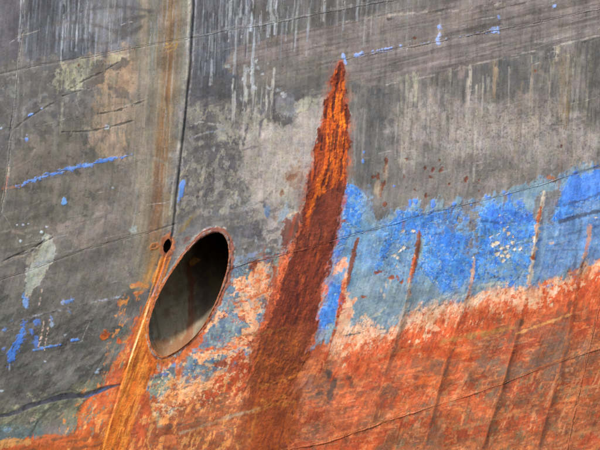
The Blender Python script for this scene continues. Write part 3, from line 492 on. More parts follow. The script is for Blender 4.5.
speck([(252, 340), (308, 330), (300, 395), (288, 470), (240, 470), (250, 390)], ('a8521c', 'b8641f'), 3.2, .55, .6, kind='flow', k=3, soft=5)
speck([(262, 240), (338, 220), (312, 350), (256, 380)], ('9a4626', 'a8522c'), 2, 1.0, .6, kind='flow', k=4, soft=4)
speck([(262, 240), (338, 220), (312, 350), (256, 380)], ('3f1a12', '4a1f14'), 2.4, .9, .6, kind='flow', k=4, soft=4)
for x0, y0, L, c_ in ((402, 419, 22, '8a3c22'), (470, 397, 26, '7c3a24'), (530, 375, 20, '8c4228'), (346, 440, 14, '7a3c26'), (566, 362, 26, '7a3a26'), (256, 262, 16, '9a4c2c'), (272, 259, 12, '8e4428'), (404, 222, 12, '7d5a52'), (452, 209, 10, '6d5a58'), (506, 196, 14, '7a5c50'), (560, 181, 10, '86604a')):
    line([(x0, y0), (x0 - .2 * L, y0 + L)], (c_, c_), [1.3, .3], .6, na=.6, ns=3, ek=('flow', 3), soft=1)
# fringe, brighter red orange, at the left edge low down
line([(300, 226), (292, 246), (284, 266), (276, 292), (270, 312), (262, 330)], ('b6502e', 'cf7048', '8f3c24'), [1.5, 2, 3, 3, 3, 2], .85, na=1.5, ns=3, soft=1.2, tex=('flow', 2, 2))
line([(286, 262), (280, 270), (282, 250), (288, 238)], ('d7835c', 'c8643c'), [1, 1.6, 1.2, .6], .7, na=1, ns=3, soft=1)
line([(274, 268), (275, 282), (272, 300), (266, 318)], ('82402c', '9a4a30'), [2, 3, 3.5, 3], .85, na=1.5, ns=3, soft=1)
poly([(284, 222), (298, 212), (302, 216), (294, 240), (284, 248), (280, 240)], ('6b3f33', '7c4a3a'), .9, na=2.2, ns=4, soft=.8, h=.15)
line([(296, 215), (292, 228), (288, 244)], ('984028', 'b05438'), [1, 1.6, 1.2], .7, na=1, ns=3)
# ochre brown lower part
poly([(262, 328), (290, 324), (314, 326), (312, 345), (304, 372), (294, 400), (284, 470), (238, 470), (246, 410), (252, 366)], ('78401c', '84481f', '6c3418'), .4, na=6, ns=12, soft=9, tex=('flow', 4, 2.5), hn=.08)
poly([(262, 390), (294, 376), (288, 420), (278, 460), (244, 460), (248, 420)], ('8c4014', '964818', '7a3414'), .5, na=6, ns=12, soft=9, tex=('flow', 3, 3))
for p, wdt in (([(262, 386), (276, 382), (300, 374)], [1, 1.5, 1.2]), ([(250, 412), (270, 406), (292, 402)], [3, 3, 2]), ([(264, 402), (284, 396)], [2, 2]), ([(262, 400), (255, 420), (250, 440)], [1, 1.5, 1])):
    line(p, ('a8682a', 'b5783a'), [v * .6 for v in wdt], .5, na=1.5, ns=5, soft=1.8)
line([(180, 434), (210, 424), (240, 414), (258, 409)], ('b59a7c', 'a5886c'), [1, 1.2, 1.6, 1], .65, na=.8, ns=4, soft=1.2)
line([(236, 336), (262, 334), (286, 328)], ('8f6a38', '7d4a24'), [.6, .8, .6], .6, na=.6)
# small rust spots with drips on the grey
for x, y, rx, ry in ((386, 160, 2, 3), (385, 168, 1.5, 6), (378, 176, 2.4, 4.5), (373, 177, 1.2, 2), (384, 184, 1.6, 3.5), (381, 190, 1.8, 7), (385, 204, 1.8, 2.8), (406, 159, 2, 1), (425, 168, 1.2, 2.5), (433, 170, 1.8, 3), (441, 170, 1.5, 3.6), (440, 160, 1.2, 1), (404, 176, 1, 2), (466, 180, 2, 3.4), (479, 182, 1.2, 2.6), (479, 191, 1, 1.3), (426, 196, 1, 2), (450, 184, .8, 1),
                    (426, 196, 1.2, 2.8), (449, 184, .8, 1), (415, 190, .7, .7), (536, 70, 1.3, 1.5), (415, 38, 1.4, 1), (562, 146, .8, 1.5), (431, 177, 2.5, .8), (78, 65, 1, 1.2), (134, 49, 1, 1)):
    dab(x, y, rx, ry, ('643220', '74402a', '4c281c'), rot=8, a=.9, soft=.6, na=.7, ns=2.5, h=-.15)
poly([(543, 177), (550, 175), (556, 178), (548, 180)], ('94552a', 'a0602f'), .8, na=1, ns=3)
for x, y in ((379, 190), (386, 172), (377, 186)): dab(x, y, 2.4, 8, ('b0997f', 'a58d75'), a=.5, soft=1.5, rot=8)
# rust on the slate
for x, y, rx, ry in ((380, 272, 6, 1.6), (376, 273, 2, 1.2), (391, 278, 2.5, 1.5), (397, 278, 1.5, 1.8), (402, 282, 1.5, 2), (409, 292, 2.4, 3), (363, 297, 2.5, 1.2), (344, 221, 2, 1.5), (348, 222, 1, 1), (344, 187, 1.4, 3)):
    dab(x, y, rx, ry, ('8a452c', '9c5433', '6b3b2c'), rot=-15, a=.9, soft=.6, na=.9, ns=2.5, h=-.15)
for x, y in ((386, 285), (381, 290), (384, 296), (390, 282)): dab(x, y, 1.2, 3, ('c5b9a6', 'b3a896'), a=.7, soft=.7)
poly([(338, 262), (346, 256), (348, 264), (342, 272), (332, 274), (334, 268)], ('dfa789', 'cf7c55'), .9, na=1.5, ns=3)
# ridges: rusty where the plating is pinched over the frames
RC = [('6c4031', '8a4c34'), ('7d4229', '8f4a2c'), ('b78f7a', 'a5684a'), ('c4b09a', '9c5a3a'), ('b98d78', 'c07a5a')]
line([(358, 238), (353, 256), (349, 274), (345, 290)], ('74422f', '8d4e38', '5d382d'), [1.5, 2.8, 2.6, 2], .95, na=.9, ns=3, soft=.7, h=.1)
line([(347, 268), (344, 288), (346, 300), (339, 314)], ('dba88a', 'cf8460', 'bb4f2e'), [.8, 3, 3.5, 2.5], .9, na=1.5, ns=3, soft=1)
poly([(346, 302), (356, 300), (352, 318), (346, 330), (334, 346), (336, 322)], CRM, .9, na=2.5, ns=4, soft=1.3)
line([(344, 284), (340, 302), (336, 326), (328, 350), (320, 372)], ('b8512f', 'a1492e', 'd98e68'), [1, 1.6, 1, 1.6, 1.6], .9, na=.8, ns=3, soft=.7)
line([(419, 230), (419, 242), (416, 256), (413, 270)], ('74452f', '86503a'), [.6, 2.6, 2.8, 2.4], .95, na=.9, ns=3, soft=.7, h=.1)
line([(423, 240), (419, 262)], 'a8bcae', [.7, .9], .6, soft=1)
line([(415, 256), (412, 270), (409, 282)], ('de9a72', 'c65f38', 'e2c3a2'), [.8, 1.8, 1.6], .9, na=.8, ns=2, soft=.7)
line([(410, 282), (408, 300), (402, 318), (398, 330)], ('bdb3a3', 'c9a890'), [1.4, 1.6, 2, 1.4], .8, na=.8, ns=3, soft=1)
line([(475, 258), (473, 272), (470, 290), (465, 303)], ('cfa58e', 'b98674', 'a0593f'), [.8, 1.6, 1.6, 1.2], .9, na=.8, ns=3, soft=.7)
line([(544, 192), (542, 206), (539, 218)], ('c3b5a2', 'b59c88'), [.8, 2, 1.6], .9, na=.8, ns=3, soft=.7)
line([(541, 208), (538, 222), (537, 232), (534, 248), (533, 262), (529, 282)], ('cbbca6', 'ba9478', 'e0d2bd'), [1, 2, 2.4, 2.4, 2, 3], .9, na=1.3, ns=3, soft=.8)
line([(541, 208), (538, 222)], ('9a4f31', 'ab5c38'), [1.4, 1.8], .9, na=.7, ns=2); dab(533, 257, 2, 3, ('8a3f22', 'a04c28'), a=.9); dab(537, 236, 1.4, 3, '9c6a4a', a=.7)
line([(546, 210), (545, 240), (540, 262), (534, 284)], ('8fa6b8', '7c98b0'), [1.5, 2, 3, 3], .6, soft=1.6)
line([(591, 226), (588, 244), (583, 262), (578, 278)], ('c79580', 'b27a66', 'd9a88c'), [2, 1.8, 1.2, 1.5], .85, na=.9, ns=3, soft=.8)
poly([(524, 286), (540, 284), (544, 298), (536, 308), (528, 300), (520, 312), (516, 300)], CRM, .7, na=3, ns=4, soft=2)
dab(552, 243, 2.5, 1.6, 'c3a48a', a=.8)
for q, pts in enumerate(RR):                               # lit edge, then shade and grime, painted along each ridge, red part only
    low = [p for p in pts if p[1] > (338, 318, 308, 300, 296)[q]]
    line(low, ('d07a4c', 'b8603a'), [.6] * len(low), .5, na=.5, ns=3, soft=.7)
    line([(a + 3, b) for a, b in low], ('7d4a3a', '6f5146'), [1] + [2.2] * (len(low) - 1), .6, na=1.5, ns=6, ek=('flow', 3), soft=1.5, brk=-.5, bk=('flow', 3, 4))
line([(399, 385), (395, 397), (391, 408)], ('6b4437', '7d5344'), [1, 2.6, 2.5], .6, na=1, ns=4, soft=1.5)
line([(520, 322), (516, 332), (510, 342)], ('5a3c2e', '6b4a38'), [4, 3.5, 1.5], .75, na=1.3, ns=4, soft=1.6)
line([(571, 303), (568, 318)], ('5f4034', '6e4c3e'), [2.5, 1.5], .7, soft=1.5)
line([(516, 334), (535, 327), (550, 322), (572, 314)], ('c98f58', 'd4a46c'), [.8, 1.2, 1.3, .6], .8, na=.7, ns=4, soft=.9)
line([(440, 342), (470, 336), (500, 330), (514, 328)], ('a8854c', '9b7c48'), [1, 2, 2.2, 1], .65, na=1.2, ns=5, soft=1.4)
for p in ([(360, 362), (390, 354), (420, 346)], [(540, 400), (580, 390), (600, 386)], [(455, 430), (500, 418), (540, 408)], [(560, 440), (600, 428)], [(520, 352), (548, 345)]):
    line(p, ('c08a5c', 'ad7a55'), [.6, 1.2, .6], .5, na=.8, ns=4, soft=1)
# ---- left scrapes with blue paint
line([(2, 189), (12, 187), (22, 185), (30, 182)], ('a8694a', '8c6a58'), [1, 1, 1.2, .6], .8, na=.5)
line([(8, 168), (5, 182), (2, 200)], ('b0694a', 'a8a094'), [.8, 1.4, .8], .7, na=.6, ns=2)
CHIP = {}
def chip(key, label, fn): CHIP[key] = label; return fn(key)
chip(31, 'long thin blue scrape', lambda k: line([(16, 186), (30, 180.5), (50, 174), (62, 171), (76, 167), (90, 164), (104, 160.5), (120, 156.5), (131, 154)], ('5b83cc', '6f92d2', '4a72bf'), [.7, 1.3, 2, 2.3, 2.2, 2, 1.8, 1.6, .7], 1, na=1.1, ns=2.5, soft=.5, h=.2, pid=k, r=.5, brk=-.85, bk=('seam', 1.6, 4)))
chip(32, 'small blue teardrop of paint', lambda k: poly([(60, 203), (63, 197), (65, 198), (67, 203), (65, 205), (61, 205)], ('6f9cd2', '7ba5d6'), 1, na=.4, ns=2, soft=.5, h=.3, pid=k))
line([(36, 182), (60, 176), (90, 168)], '4a4c56', .6, .5, soft=.6)
chip(33, 'ragged blue patch', lambda k: poly([(22, 320), (26, 322), (24, 332), (20, 345), (14, 360), (9, 364), (6, 366), (8, 350), (16, 336), (20, 326)], ('3c68b4', '4b78c6'), 1, na=2, ns=4, soft=.6, h=.2, pid=k, r=.5, brk=-.8, bk=('flow', 1.6, 3)))
dab(8, 368, 1, 4, ('c9a898', '8d97a8'), a=.8)
chip(34, 'blue scrape under the weld', lambda k: line([(33, 351), (45, 348), (60, 345)], ('4a76c4', '5c80bc'), [1.2, 1, .5], 1, na=.6, ns=2, soft=.5, h=.25, pid=k))
chip(35, 'blue dash', lambda k: line([(71, 341), (76, 340), (79, 340)], ('5380cc', '6a90c8'), [1.3, 1.6, .6], 1, na=.5, ns=2, soft=.5, h=.25, pid=k))
for x, y, rx, ry, cc in ((36, 322, 3, 4, '5076bd'), (35, 342, 3, 6, '4f6fae'), (50, 318, 1.5, 3, '7b93c2'), (67, 302, 5, 1.6, '5a7fc4'), (71, 299, 2, 2, '6b8cc8'), (68, 312, 1.5, 2, '5d7cb4'), (25, 303, 3, 5, '6f93c8'), (24, 296, 2, 3, '5f86c6'), (51, 325, 2, 2, '8794a8'), (62, 303, 2, 2, '8a97ad'), (64, 336, 1, 1.5, 'a3adb6'), (30, 332, 2, 3, '4c70b8'), (3, 330, 2, 1.5, '5d7db8'), (10, 321, 2, 1, '56709c'), (3, 350, 1, 2, '5476b8')):
    dab(x, y, rx, ry, (cc, cc), a=.85, soft=.7, na=1.2, ns=3, h=.12)
for p in ([(43, 322), (40, 338), (37, 350)], [(49, 320), (46, 336), (43, 350)], [(40, 298), (37, 308)], [(41, 292), (41, 290)]):
    line(p, ('c2a898', 'b39a90'), [.5, .8, .5][:len(p)], .85, na=.6, ns=2, soft=.5, brk=-.5, bk=('iso', 2, 1))
chip(36, 'pale bare primer patch', lambda k: poly([(42, 234), (52, 233), (54, 244), (55, 252), (54, 260), (48, 266), (44, 274), (40, 282), (34, 288), (30, 296), (26, 298), (23, 292), (25, 282), (24, 272), (30, 264), (36, 256), (39, 246)], ('969a92', '898b82', 'a3a08c'), .95, na=1.2, ns=4, soft=.6, h=-.2, tex=('diag', 4, 2), pid=k))
line([(28, 262), (34, 256), (38, 250)], '8d8878', [3, 3, 2], .7, na=1.5, ns=3); line([(36, 264), (48, 260)], '7b838c', [1.5, 1], .7)
for x, y, r_ in ((20, 241, 1.2), (22, 225, 1.2), (27, 224, 1), (46, 227, 1.2), (25, 253, 1.5), (41, 232, 1), (16, 225, .8), (35, 103.5, 0), (28, 114, 0), (106, 127, 2.2), (0, 128, 1), (26, 138.5, 1.5), (26, 135, .9), (112, 188, 1), (96, 373, 1.5), (97, 370, 1), (0, 392, 1.5), (44, 362, .8)):
    if r_: dab(x, y, r_ * 1.2, r_, ('a9b3bd', '96a3b6'), a=.85, soft=.5, na=.4, ns=2, h=.15)
dab(26, 139, 1.5, 1.8, '6a92e0', a=.95, soft=.5)
chip(37, 'tiny blue fleck', lambda k: dab(30, 114.5, 2.8, 1.6, ('6d92d2', '7a9cd4'), rot=-25, a=.95, soft=.5, h=.2, pid=k)); dab(41, 108, 1.4, .8, '8ea6cc', rot=-20, a=.9, soft=.5)
chip(38, 'blue paint patch by the dark joint', lambda k: poly([(179, 186), (183, 180), (185.5, 182), (184, 192), (181, 199), (178, 202)], ('5b86cc', '6d90c8'), 1, na=.7, ns=3, soft=.5, h=.2, pid=k))
# blue bits along the scuffed seam
for q, (x, y, rx, ry) in enumerate(((343.5, 56, 2, 2.5), (345.5, 61, 1.3, 3.6), (357, 55, 3, 2), (361, 53, 2, 1.5), (373, 51, 1.5, 1), (380, 49.5, 3.5, 1.1), (388, 48.3, 4, 1.2), (362, 53, 1.5, 1.5), (427, 43, 3, 1.1), (421, 44, 1.2, 1), (440, 27, 2.2, 2.4), (439.5, 35, 2, 2), (438.5, 41, 2.2, 4.5), (447, 39, 1, .8), (494, 30, 4, 3), (498.5, 29, 1.4, 4.5), (486, 32, 4, .9), (470, 35, 3, .8), (462, 36.5, 2.5, .7), (555, 5.2, 2, 2), (499, 17, 1, 2), (401, 45.5, 1, .8), (478, 33, 2.5, .8))):
    c_ = ('7d9be0', '93a8dc') if rx * ry > 3 else ('8398cc', '8a97bb')
    pid_ = 0
    if rx * ry > 3.6: pid_ = 40 + q; CHIP[pid_] = None
    dab(x, y, rx, ry, c_, rot=-12, a=.95, soft=.5, na=.6, ns=2, h=.2, pid=pid_)
line([(440, 16), (441, 24), (439, 46)], ('a39c90', '958d82'), [.8, 1.5, 1], .5, soft=1)
# ---- dark groove and scratches, lower left
line([(-10, 419), (6, 416), (16, 413), (28, 407), (40, 404), (58, 399), (70, 397), (84, 397), (94, 393), (108, 387), (120, 385)], ('3c3b42', '4a4a54', '34343a'), [1.6, 1.8, 2.2, 2.2, 1.8, 2.4, 2.6, 2, 1.8, 1.6, 1], .95, na=.8, ns=10, ek=('seam', 4), soft=1.1, h=-.3, r=.5)

line([(84, 398), (95, 394), (108, 388)], '4f6390', [.5, 1, .6], .7, soft=.8)
for p in ([(72, 385), (64, 397), (50, 408), (36, 424), (28, 438)], [(80, 394), (70, 390), (60, 392), (40, 400)], [(64, 340), (58, 360)], [(104, 355), (98, 366), (90, 380)], [(92, 372), (84, 384)]):
    line(p, '45463e', [.5] + [.9] * (len(p) - 2) + [.4], .6, na=.5, soft=.9, h=-.15)
dab(30, 420, 4, 4, ('b39a88', '9d9488'), a=.7, brk=.2, bk=('iso', 2, 1), na=1.5, ns=3); dab(6, 431, 5, 2, '6f8fae', a=.5, soft=1.5)
line([(88, 448), (98, 446), (106, 443)], '5c3b28', [.8, 1.2, .6], .7, soft=1)
# pinkish scratches on plates
for p in ([(0, 265), (20, 256), (36, 244)], [(0, 232), (10, 230), (22, 234)], [(12, 168), (28, 160), (34, 150)], [(58, 232), (72, 228), (84, 222)]):
    line(p, ('7d7468', '8a8074'), [.6, 1.4, .8], .6, na=.7, ns=4, soft=1)
for p in ([(8, 258), (30, 252), (44, 240)], [(14, 128), (28, 117), (50, 104), (62, 96)], [(70, 88), (84, 80), (100, 73), (118, 62)], [(62, 132), (90, 131), (104, 128), (118, 125), (134, 120)], [(96, 114), (120, 110), (146, 100)], [(0, 262), (40, 244), (52, 238)], [(62, 96), (74, 92), (90, 88)]):
    line(p, ('413d39', '4c4843'), [.4] + [.9] * (len(p) - 2) + [.4], .8, na=.5, ns=5, soft=.6, h=-.3, brk=-.8, bk=('seam', 4, 3))
line([(30, 124), (44, 118), (54, 124), (56, 140), (54, 160)], ('77756c', '6e6d66'), [2, 3, 3, 3, 2], .6, na=1.5, ns=5, soft=2)
# ---- orange run from the drain
PD = 23
poly([(162, 254), (167, 254.5), (172, 252), (173, 262), (167, 274), (158, 292), (151, 306), (146, 325), (146, 342), (150, 356), (157, 364), (155, 374), (149, 376), (145, 392), (136, 412), (125, 450), (114, 480), (88, 480), (101, 446), (109, 418), (120, 388), (124, 366), (130, 346), (139, 318), (148, 296), (156, 272)],
     ('be6620', 'd2863a', 'a2521e'), 1, na=3, ns=9, ek=('flow', 3), soft=2, tex=('flow', 4, 8), h=.12, hn=.04, r=.8, pid=PD)
for p, wdt, cc in (([(151, 296), (146, 312), (138, 334), (130, 360), (124, 384)], [.3, .7, .9, .7, .3], 'f0c090'), ([(160, 262), (154, 282), (146, 306)], [.6, .9, .7], 'dfa055'), ([(168, 256), (162, 278), (154, 296), (149, 312), (146, 330)], [1.4, 2, 2.3, 2, 1.2], '8a4f34'), ([(166, 262), (160, 280), (153, 296)], [.8, 1.4, 1], 'a5766a'),  # first stroke is a highlight along the fold, painted into the run
                   ([(170, 258), (164, 274), (157, 290), (151, 306), (147.5, 324), (147, 340)], [.8, .9, .8, .8, .8, .8], 'd4823a'), ([(140, 350), (132, 380), (120, 420), (112, 450)], [1.2, 1, 1.4, 1.6], '9b5c18'), ([(133, 352), (124, 388), (112, 430)], [.8, 1, 1], 'a5651c'), ([(146, 366), (140, 392), (130, 424), (122, 450)], [1, 1.2, 1.2, 1.3], 'cf8038'),
                   ([(126, 400), (116, 430), (110, 450)], [1, 1.3, 1.3], 'c8742a'), ([(150, 344), (154, 356), (158, 362)], [1.5, 2, 1.5], '6b3422'), ([(146, 350), (150, 362)], [1, 1.6], 'a4511f'), ([(151, 368), (148, 376), (144, 388)], [1, 1.4, 1], '8a4b1c')):
    line(p, (cc, cc), wdt, .85, na=.5, ns=3, ek=('flow', 4), soft=.7, brk=-1, bk=('flow', 2, 6), h=.05)
speck([(118, 382), (146, 378), (128, 455), (98, 455)], ('8a4f18', '9d5a18'), 2, .5, .6, kind='flow', k=2, soft=3)
for p, wdt in (([(131, 287), (138, 284), (148, 286)], [2, 2.4, 1.6]), ([(120, 303), (124, 301)], [2.6, 1.4]), ([(120, 342), (128, 338)], [3, 1.4]), ([(136, 294), (142, 292)], [2, 1.5]), ([(112, 350), (112, 352)], [1.2, 1]), ([(116, 362), (124, 356)], [1.6, 3])):
    line(p, ('c87a48', 'cc9458'), wdt, .85, na=1, ns=3, soft=.8)
poly([(112, 346), (118, 334), (126, 326), (130, 332), (122, 350), (112, 366), (104, 366), (106, 356)], ('6b7874', '5d6862'), .7, na=2, ns=4, soft=1.2)
dab(104, 336, 4, 4.5, ('b2612c', 'c67738', '8f4a28'), rot=20, a=.95, soft=.6, h=.2); dab(119, 342, 3, 2.6, ('c4562a', 'c8683c'), a=.9)
line([(156, 250), (154, 262), (148, 276), (142, 286)], ('a5763a', '94703c'), [1.5, 3, 4, 4], .55, soft=3, na=1.5, tex=('flow', 2, 3))
line([(152, 262), (146, 284)], ('b8843a', 'a06f38'), [2, 4], .5, soft=2.5)
# rust ring round the small bolt beside the drain, scuff on its right
line([(150, 248), (152, 244.5), (157, 243.5), (159, 246), (156, 248.5), (151, 249.5), (150, 248)], ('93552c', 'a86430'), .9, .9, na=.3, h=.3)
dab(154, 246.5, 2, 1.2, ('5d3a24', '6b4630'), a=.9)
line([(182, 240), (188, 237), (190, 240), (184, 243)], ('6b4440', '7d5a54'), [.9, 1.1, .8, .6], .85, na=.6, ns=2)
dab(186, 240, 2.2, 1.3, ('54373a', '6a4a48'), rot=-20, a=.8)
# rust halo round the drain and the pipe mouth
sl_ = win(DRAIN, 12); d_ = sdpoly(DRAIN, X[sl_], Y[sl_])
m_ = ss(5.2, 2.6, d_ + .9 * N('iso', X[sl_], Y[sl_], 3, 61)); apply(sl_, m_, ('8a4a2a', '9c5a34', '6d3d2a'), .9, .2, .8, ('iso', 3, 1), 0)
line([(170, 232), (168, 237), (172, 242), (173, 250)], ('b8734a', '9c5c3c'), [.6, 1.6, 1.6, 1], .8, na=.7, ns=2)
sl_ = win(OPEN, 20); xs_, ys_ = X[sl_], Y[sl_]; DO = sdpoly(OPEN, xs_, ys_)
th = np.clip(((xs_ - 190) * .8 - (ys_ - 290) * .35) / 40, -1, 1)      # the rim is broad at top and right, thin at the left
wr = 2.0 + 3.2 * ss(-.2, .9, th)
m_ = ss(wr + .8, wr - .8, DO + .7 * N('iso', xs_, ys_, 4, 62)); apply(sl_, m_, ('8a5040', '9c6450', '7a4434'), .92, .35, .8, ('iso', 4, 1), 0)
m_ = ss(1.2, .2, np.abs(DO - wr - .6) - .2) * ss(0, .6, N('iso', xs_, ys_, 4, 63)); apply(sl_, m_, ('b9b4a8', '9fa3a2'), .5, 0, None, ('iso', 3, 1), 0)
m_ = ss(2, .6, DO); apply(sl_, m_, ('b8642c', 'c97a3c', '9a4c24'), .75, 0, .8, ('iso', 3, 1), 0)
line([(197, 341), (188, 350), (180, 358), (176, 366)], ('a8582e', 'b8683a'), [1.5, 2.4, 2.6, 1.2], .85, na=1.2, ns=3)
line([(157, 361), (164, 362), (172, 358)], ('9a5526', 'b87030', '6b3a22'), [1.6, 1.6, 1], .9, na=1, ns=2.5)

# grime and pale lines in the joints
line(SA, ('9b968c', 'a8a49a', '7d7a74'), [.7] * len(SA), .8, na=.5, ns=4, ek=('flow', 3), soft=.7, brk=-.4, bk=('flow', 3, 4))
line([(x + 3, y) for x, y in SA[:9]], ('7a7878', '6b6968'), 1.4, .5, na=.8, ns=4, soft=1.5, brk=-.2, bk=('flow', 3, 3))
line([(12, 108), (10, 124), (9, 140)], '34323a', [.6, .9, .5], .8)
line([(x + 1.4, y) for x, y in SB[:8]], ('2c2a2d', '3d3a3c'), [.35, .35, .4, .5, .5, .45, .4, .35], .85, na=.45, ns=5, ek=('flow', 3), soft=.5)
line([(x + 3.2, y) for x, y in SB[:8]], ('9a9fa5', '85858a'), .5, .45, na=.5, ns=3, soft=.6, brk=0, bk=('flow', 3, 4))
line(S1[:7], ('45423f', '55514c'), .55, .85, na=.4, ns=3, soft=.6, brk=-.6, bk=('seam', 3, 3))
line([(x, y - 1.6) for x, y in S1[6:]], ('9a9793', '8a8784'), .8, .6, na=.4, ns=3, soft=.7, brk=-.5, bk=('seam', 3, 3)); line([(x, y + .6) for x, y in S1[6:]], ('494644', '55514e'), .7, .85, na=.4, ns=3, soft=.6, brk=-.9, bk=('seam', 3, 3))  # pale stroke is the highlight on the seam ridge, painted in
line(S2[1:], ('544c46', '5f5650'), .8, .75, na=.8, ns=3, soft=.6, brk=-.2, bk=('seam', 4, 4))
line([(340, 22), (390, 15), (420, 12), (470, 9), (490, 5), (530, -3)], ('b3a89e', 'a0958c'), 1, .6, na=.9, ns=4, soft=.8, brk=0, bk=('seam', 3, 3)); line([(388, 19), (394, 18)], '3f3a38', .9, .8); line([(425, 13), (445, 9)], '4a4441', 1, .7, brk=.2, bk=('iso', 3, 1)); line([(496, 9), (512, 5), (526, 2)], '46403d', .7, .8)
line([(374, 86), (430, 76), (480, 63), (545, 48), (600, 35)], ('a59c94', 'b5aca4'), .8, .6, na=.5, ns=4, soft=.7, brk=-.2, bk=('seam', 3, 4)); line([(583, 42), (600, 37), (620, 32)], '454341', .8, .7)
line(S6, ('4a443f', '57504a'), .65, .85, na=.4, ns=4, soft=.6)
line([(28, 318), (55, 311), (90, 303), (125, 296)], ('3f3d3f', '8f95a0'), .9, .85, na=.5, ns=2, soft=.5, brk=-.3, bk=('seam', 2.5, 2), h=.1)
line([(0, 330), (28, 318)], '47443f', .5, .5)
line(S9, ('5a3a33', '4d3a3c'), .5, .7, na=.4, ns=3, soft=.6, brk=-1, bk=('seam', 3, 3))
line(S9[:5], ('93482c', '7d3a26'), .9, .75, na=.5, ns=3, soft=.7)
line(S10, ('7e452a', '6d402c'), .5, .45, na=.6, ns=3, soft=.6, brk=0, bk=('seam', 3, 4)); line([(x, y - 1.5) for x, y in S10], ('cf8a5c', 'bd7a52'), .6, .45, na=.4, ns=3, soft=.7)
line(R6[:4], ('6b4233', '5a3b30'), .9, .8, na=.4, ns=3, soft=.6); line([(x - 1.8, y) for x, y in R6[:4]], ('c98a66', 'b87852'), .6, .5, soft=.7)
line([(594, 352), (604, 348)], 'cbb08a', [1, 1.2], .7)

# ---- fine overall wear: tone and flow directed streaks
n1 = N('flow', X, Y, 1.6, 201, 6, 3); n2 = N('iso', X, Y, 1.5, 202, 1, 3, .7); n3 = N('iso', X, Y, 28, 203, 1, 3)
n4 = N('seam', X, Y, 1.3, 207, 7, 3); n5 = N('iso', X, Y, 4.5, 208, 1, 4, .65); lowr = ss(-6, 10, Y - ycurve(S9, X))
n6 = N('flow', X, Y, 2.6, 211, 18, 4, .6); n7 = N('iso', X, Y, 15, 212, 1, 4, .6)
_w = ss(2.4, 4, C[..., 0] / (C[..., 2] + .01)) * lowr; C[..., 0] *= 1 + .10 * _w; C[..., 1] *= 1 - .03 * _w; C[..., 2] *= 1 - .2 * _w
C *= (1 + (.05 + .05 * lowr) * n1 + .065 * n2 + .06 * n3 + (.02 + .03 * lowr) * n4 + .07 * n5 + (.09 - .05 * lowr) * n6 + .075 * n7)[..., None]
C[..., 0] *= 1 + .03 * N('iso', X, Y, 7, 209, 1, 3); C[..., 2] *= 1 + .05 * N('iso', X, Y, 6, 210, 1, 3)
pit = ss(1.35, 1.9, N('iso', X, Y, 1.7, 204, 1, 2)); C *= (1 - .45 * pit)[..., None]; HT -= .18 * pit
HT += .012 * n2 + .006 * n1 + .7 * N('iso', X, Y, 34, 205, 1, 2) + .045 * N('iso', X, Y, 9, 206, 1, 2)
np.clip(C, .008, .95, out=C)

# ------------------------------------------------------------------ relief of the plating
def near(S, rad):
    sl = win(S, rad); return sl, sdline(np.asarray(S, F), [0] * len(S), X[sl], Y[sl])
for S, dep, w0 in ((S1, .3, 1.1), (S6, .28, 1.0), (S10, .05, 1.0), (R6, .15, 1.1), (SA, .3, 1.2), (S9, .1, 1.0), (S2[2:], .2, 1.2)):
    sl, d = near(S, 6); HT[sl] -= dep * np.exp(-(d / w0) ** 2)
sl, d = near(S10, 30); dv = Y[sl] - ycurve(S10, X[sl]); HT[sl] += .35 * ss(2.2, -2.2, dv) * np.exp(-d / 8)
sl, d = near(S9, 30); dv = Y[sl] - ycurve(S9, X[sl]); HT[sl] += .28 * ss(2.2, -2.2, dv) * np.exp(-d / 8)
xb = X - xcurve(SB, Y); fade = ss(262, 225, Y)               # lap: the left plate stands proud of the right one
HT += .9 * np.exp(np.minimum(xb, 0) / 14) * ss(1.8, -1.4, xb) * fade - .5 * np.exp(-((xb - 1.2) / 1.3) ** 2) * fade
for q, pts in enumerate(RR):                                # plating pulled in between frames: long slope up, quick fall
    P_ = np.array(pts); sl = win(pts, 46); x = X[sl]; y = Y[sl]
    d = x - np.interp(y, P_[:, 1], P_[:, 0]); fy = ss(P_[0, 1] - 6, P_[0, 1] + 40, y) * ss(P_[-1, 1] + 20, P_[-1, 1] - 30, y)
    HT[sl] += fy * (.45, .8, .75, .95, .6)[q] * (1 + .35 * fbm(y / 30, y * 0, 300 + q, 2)) * np.where(d < 0, 1.2 * np.exp(d / 13), 1.2 * np.exp(-d / 4.5) - .5 * np.exp(-((d - 10) / 8) ** 2) * ss(0, 4, d))
if True:                                                     # drip channel fold under the drain
    m = ss(235, 262, Y) * ss(470, 400, Y); HT += m * np.where(xb < 0, .0, 1.0 * np.exp(-xb / 5)); HT -= m * 1.2 * np.exp(-((xb + 1) / 1.6) ** 2) * .4

def form(x, y):                                              # the broad curve of the bow, in cm into the hull
    u = (x - 300) / 300; v = (y - 225) / 225
    return 9 * u * u - 3 * u + 5 * v * v + 6 * np.clip(v, 0, 3) ** 2 * .6
def loc(x, y, h):                                            # -> metres, local to the hull
    return np.stack([(x - 300) / 100, (form(x, y) - h) / 100, (225 - y) / 100], -1)

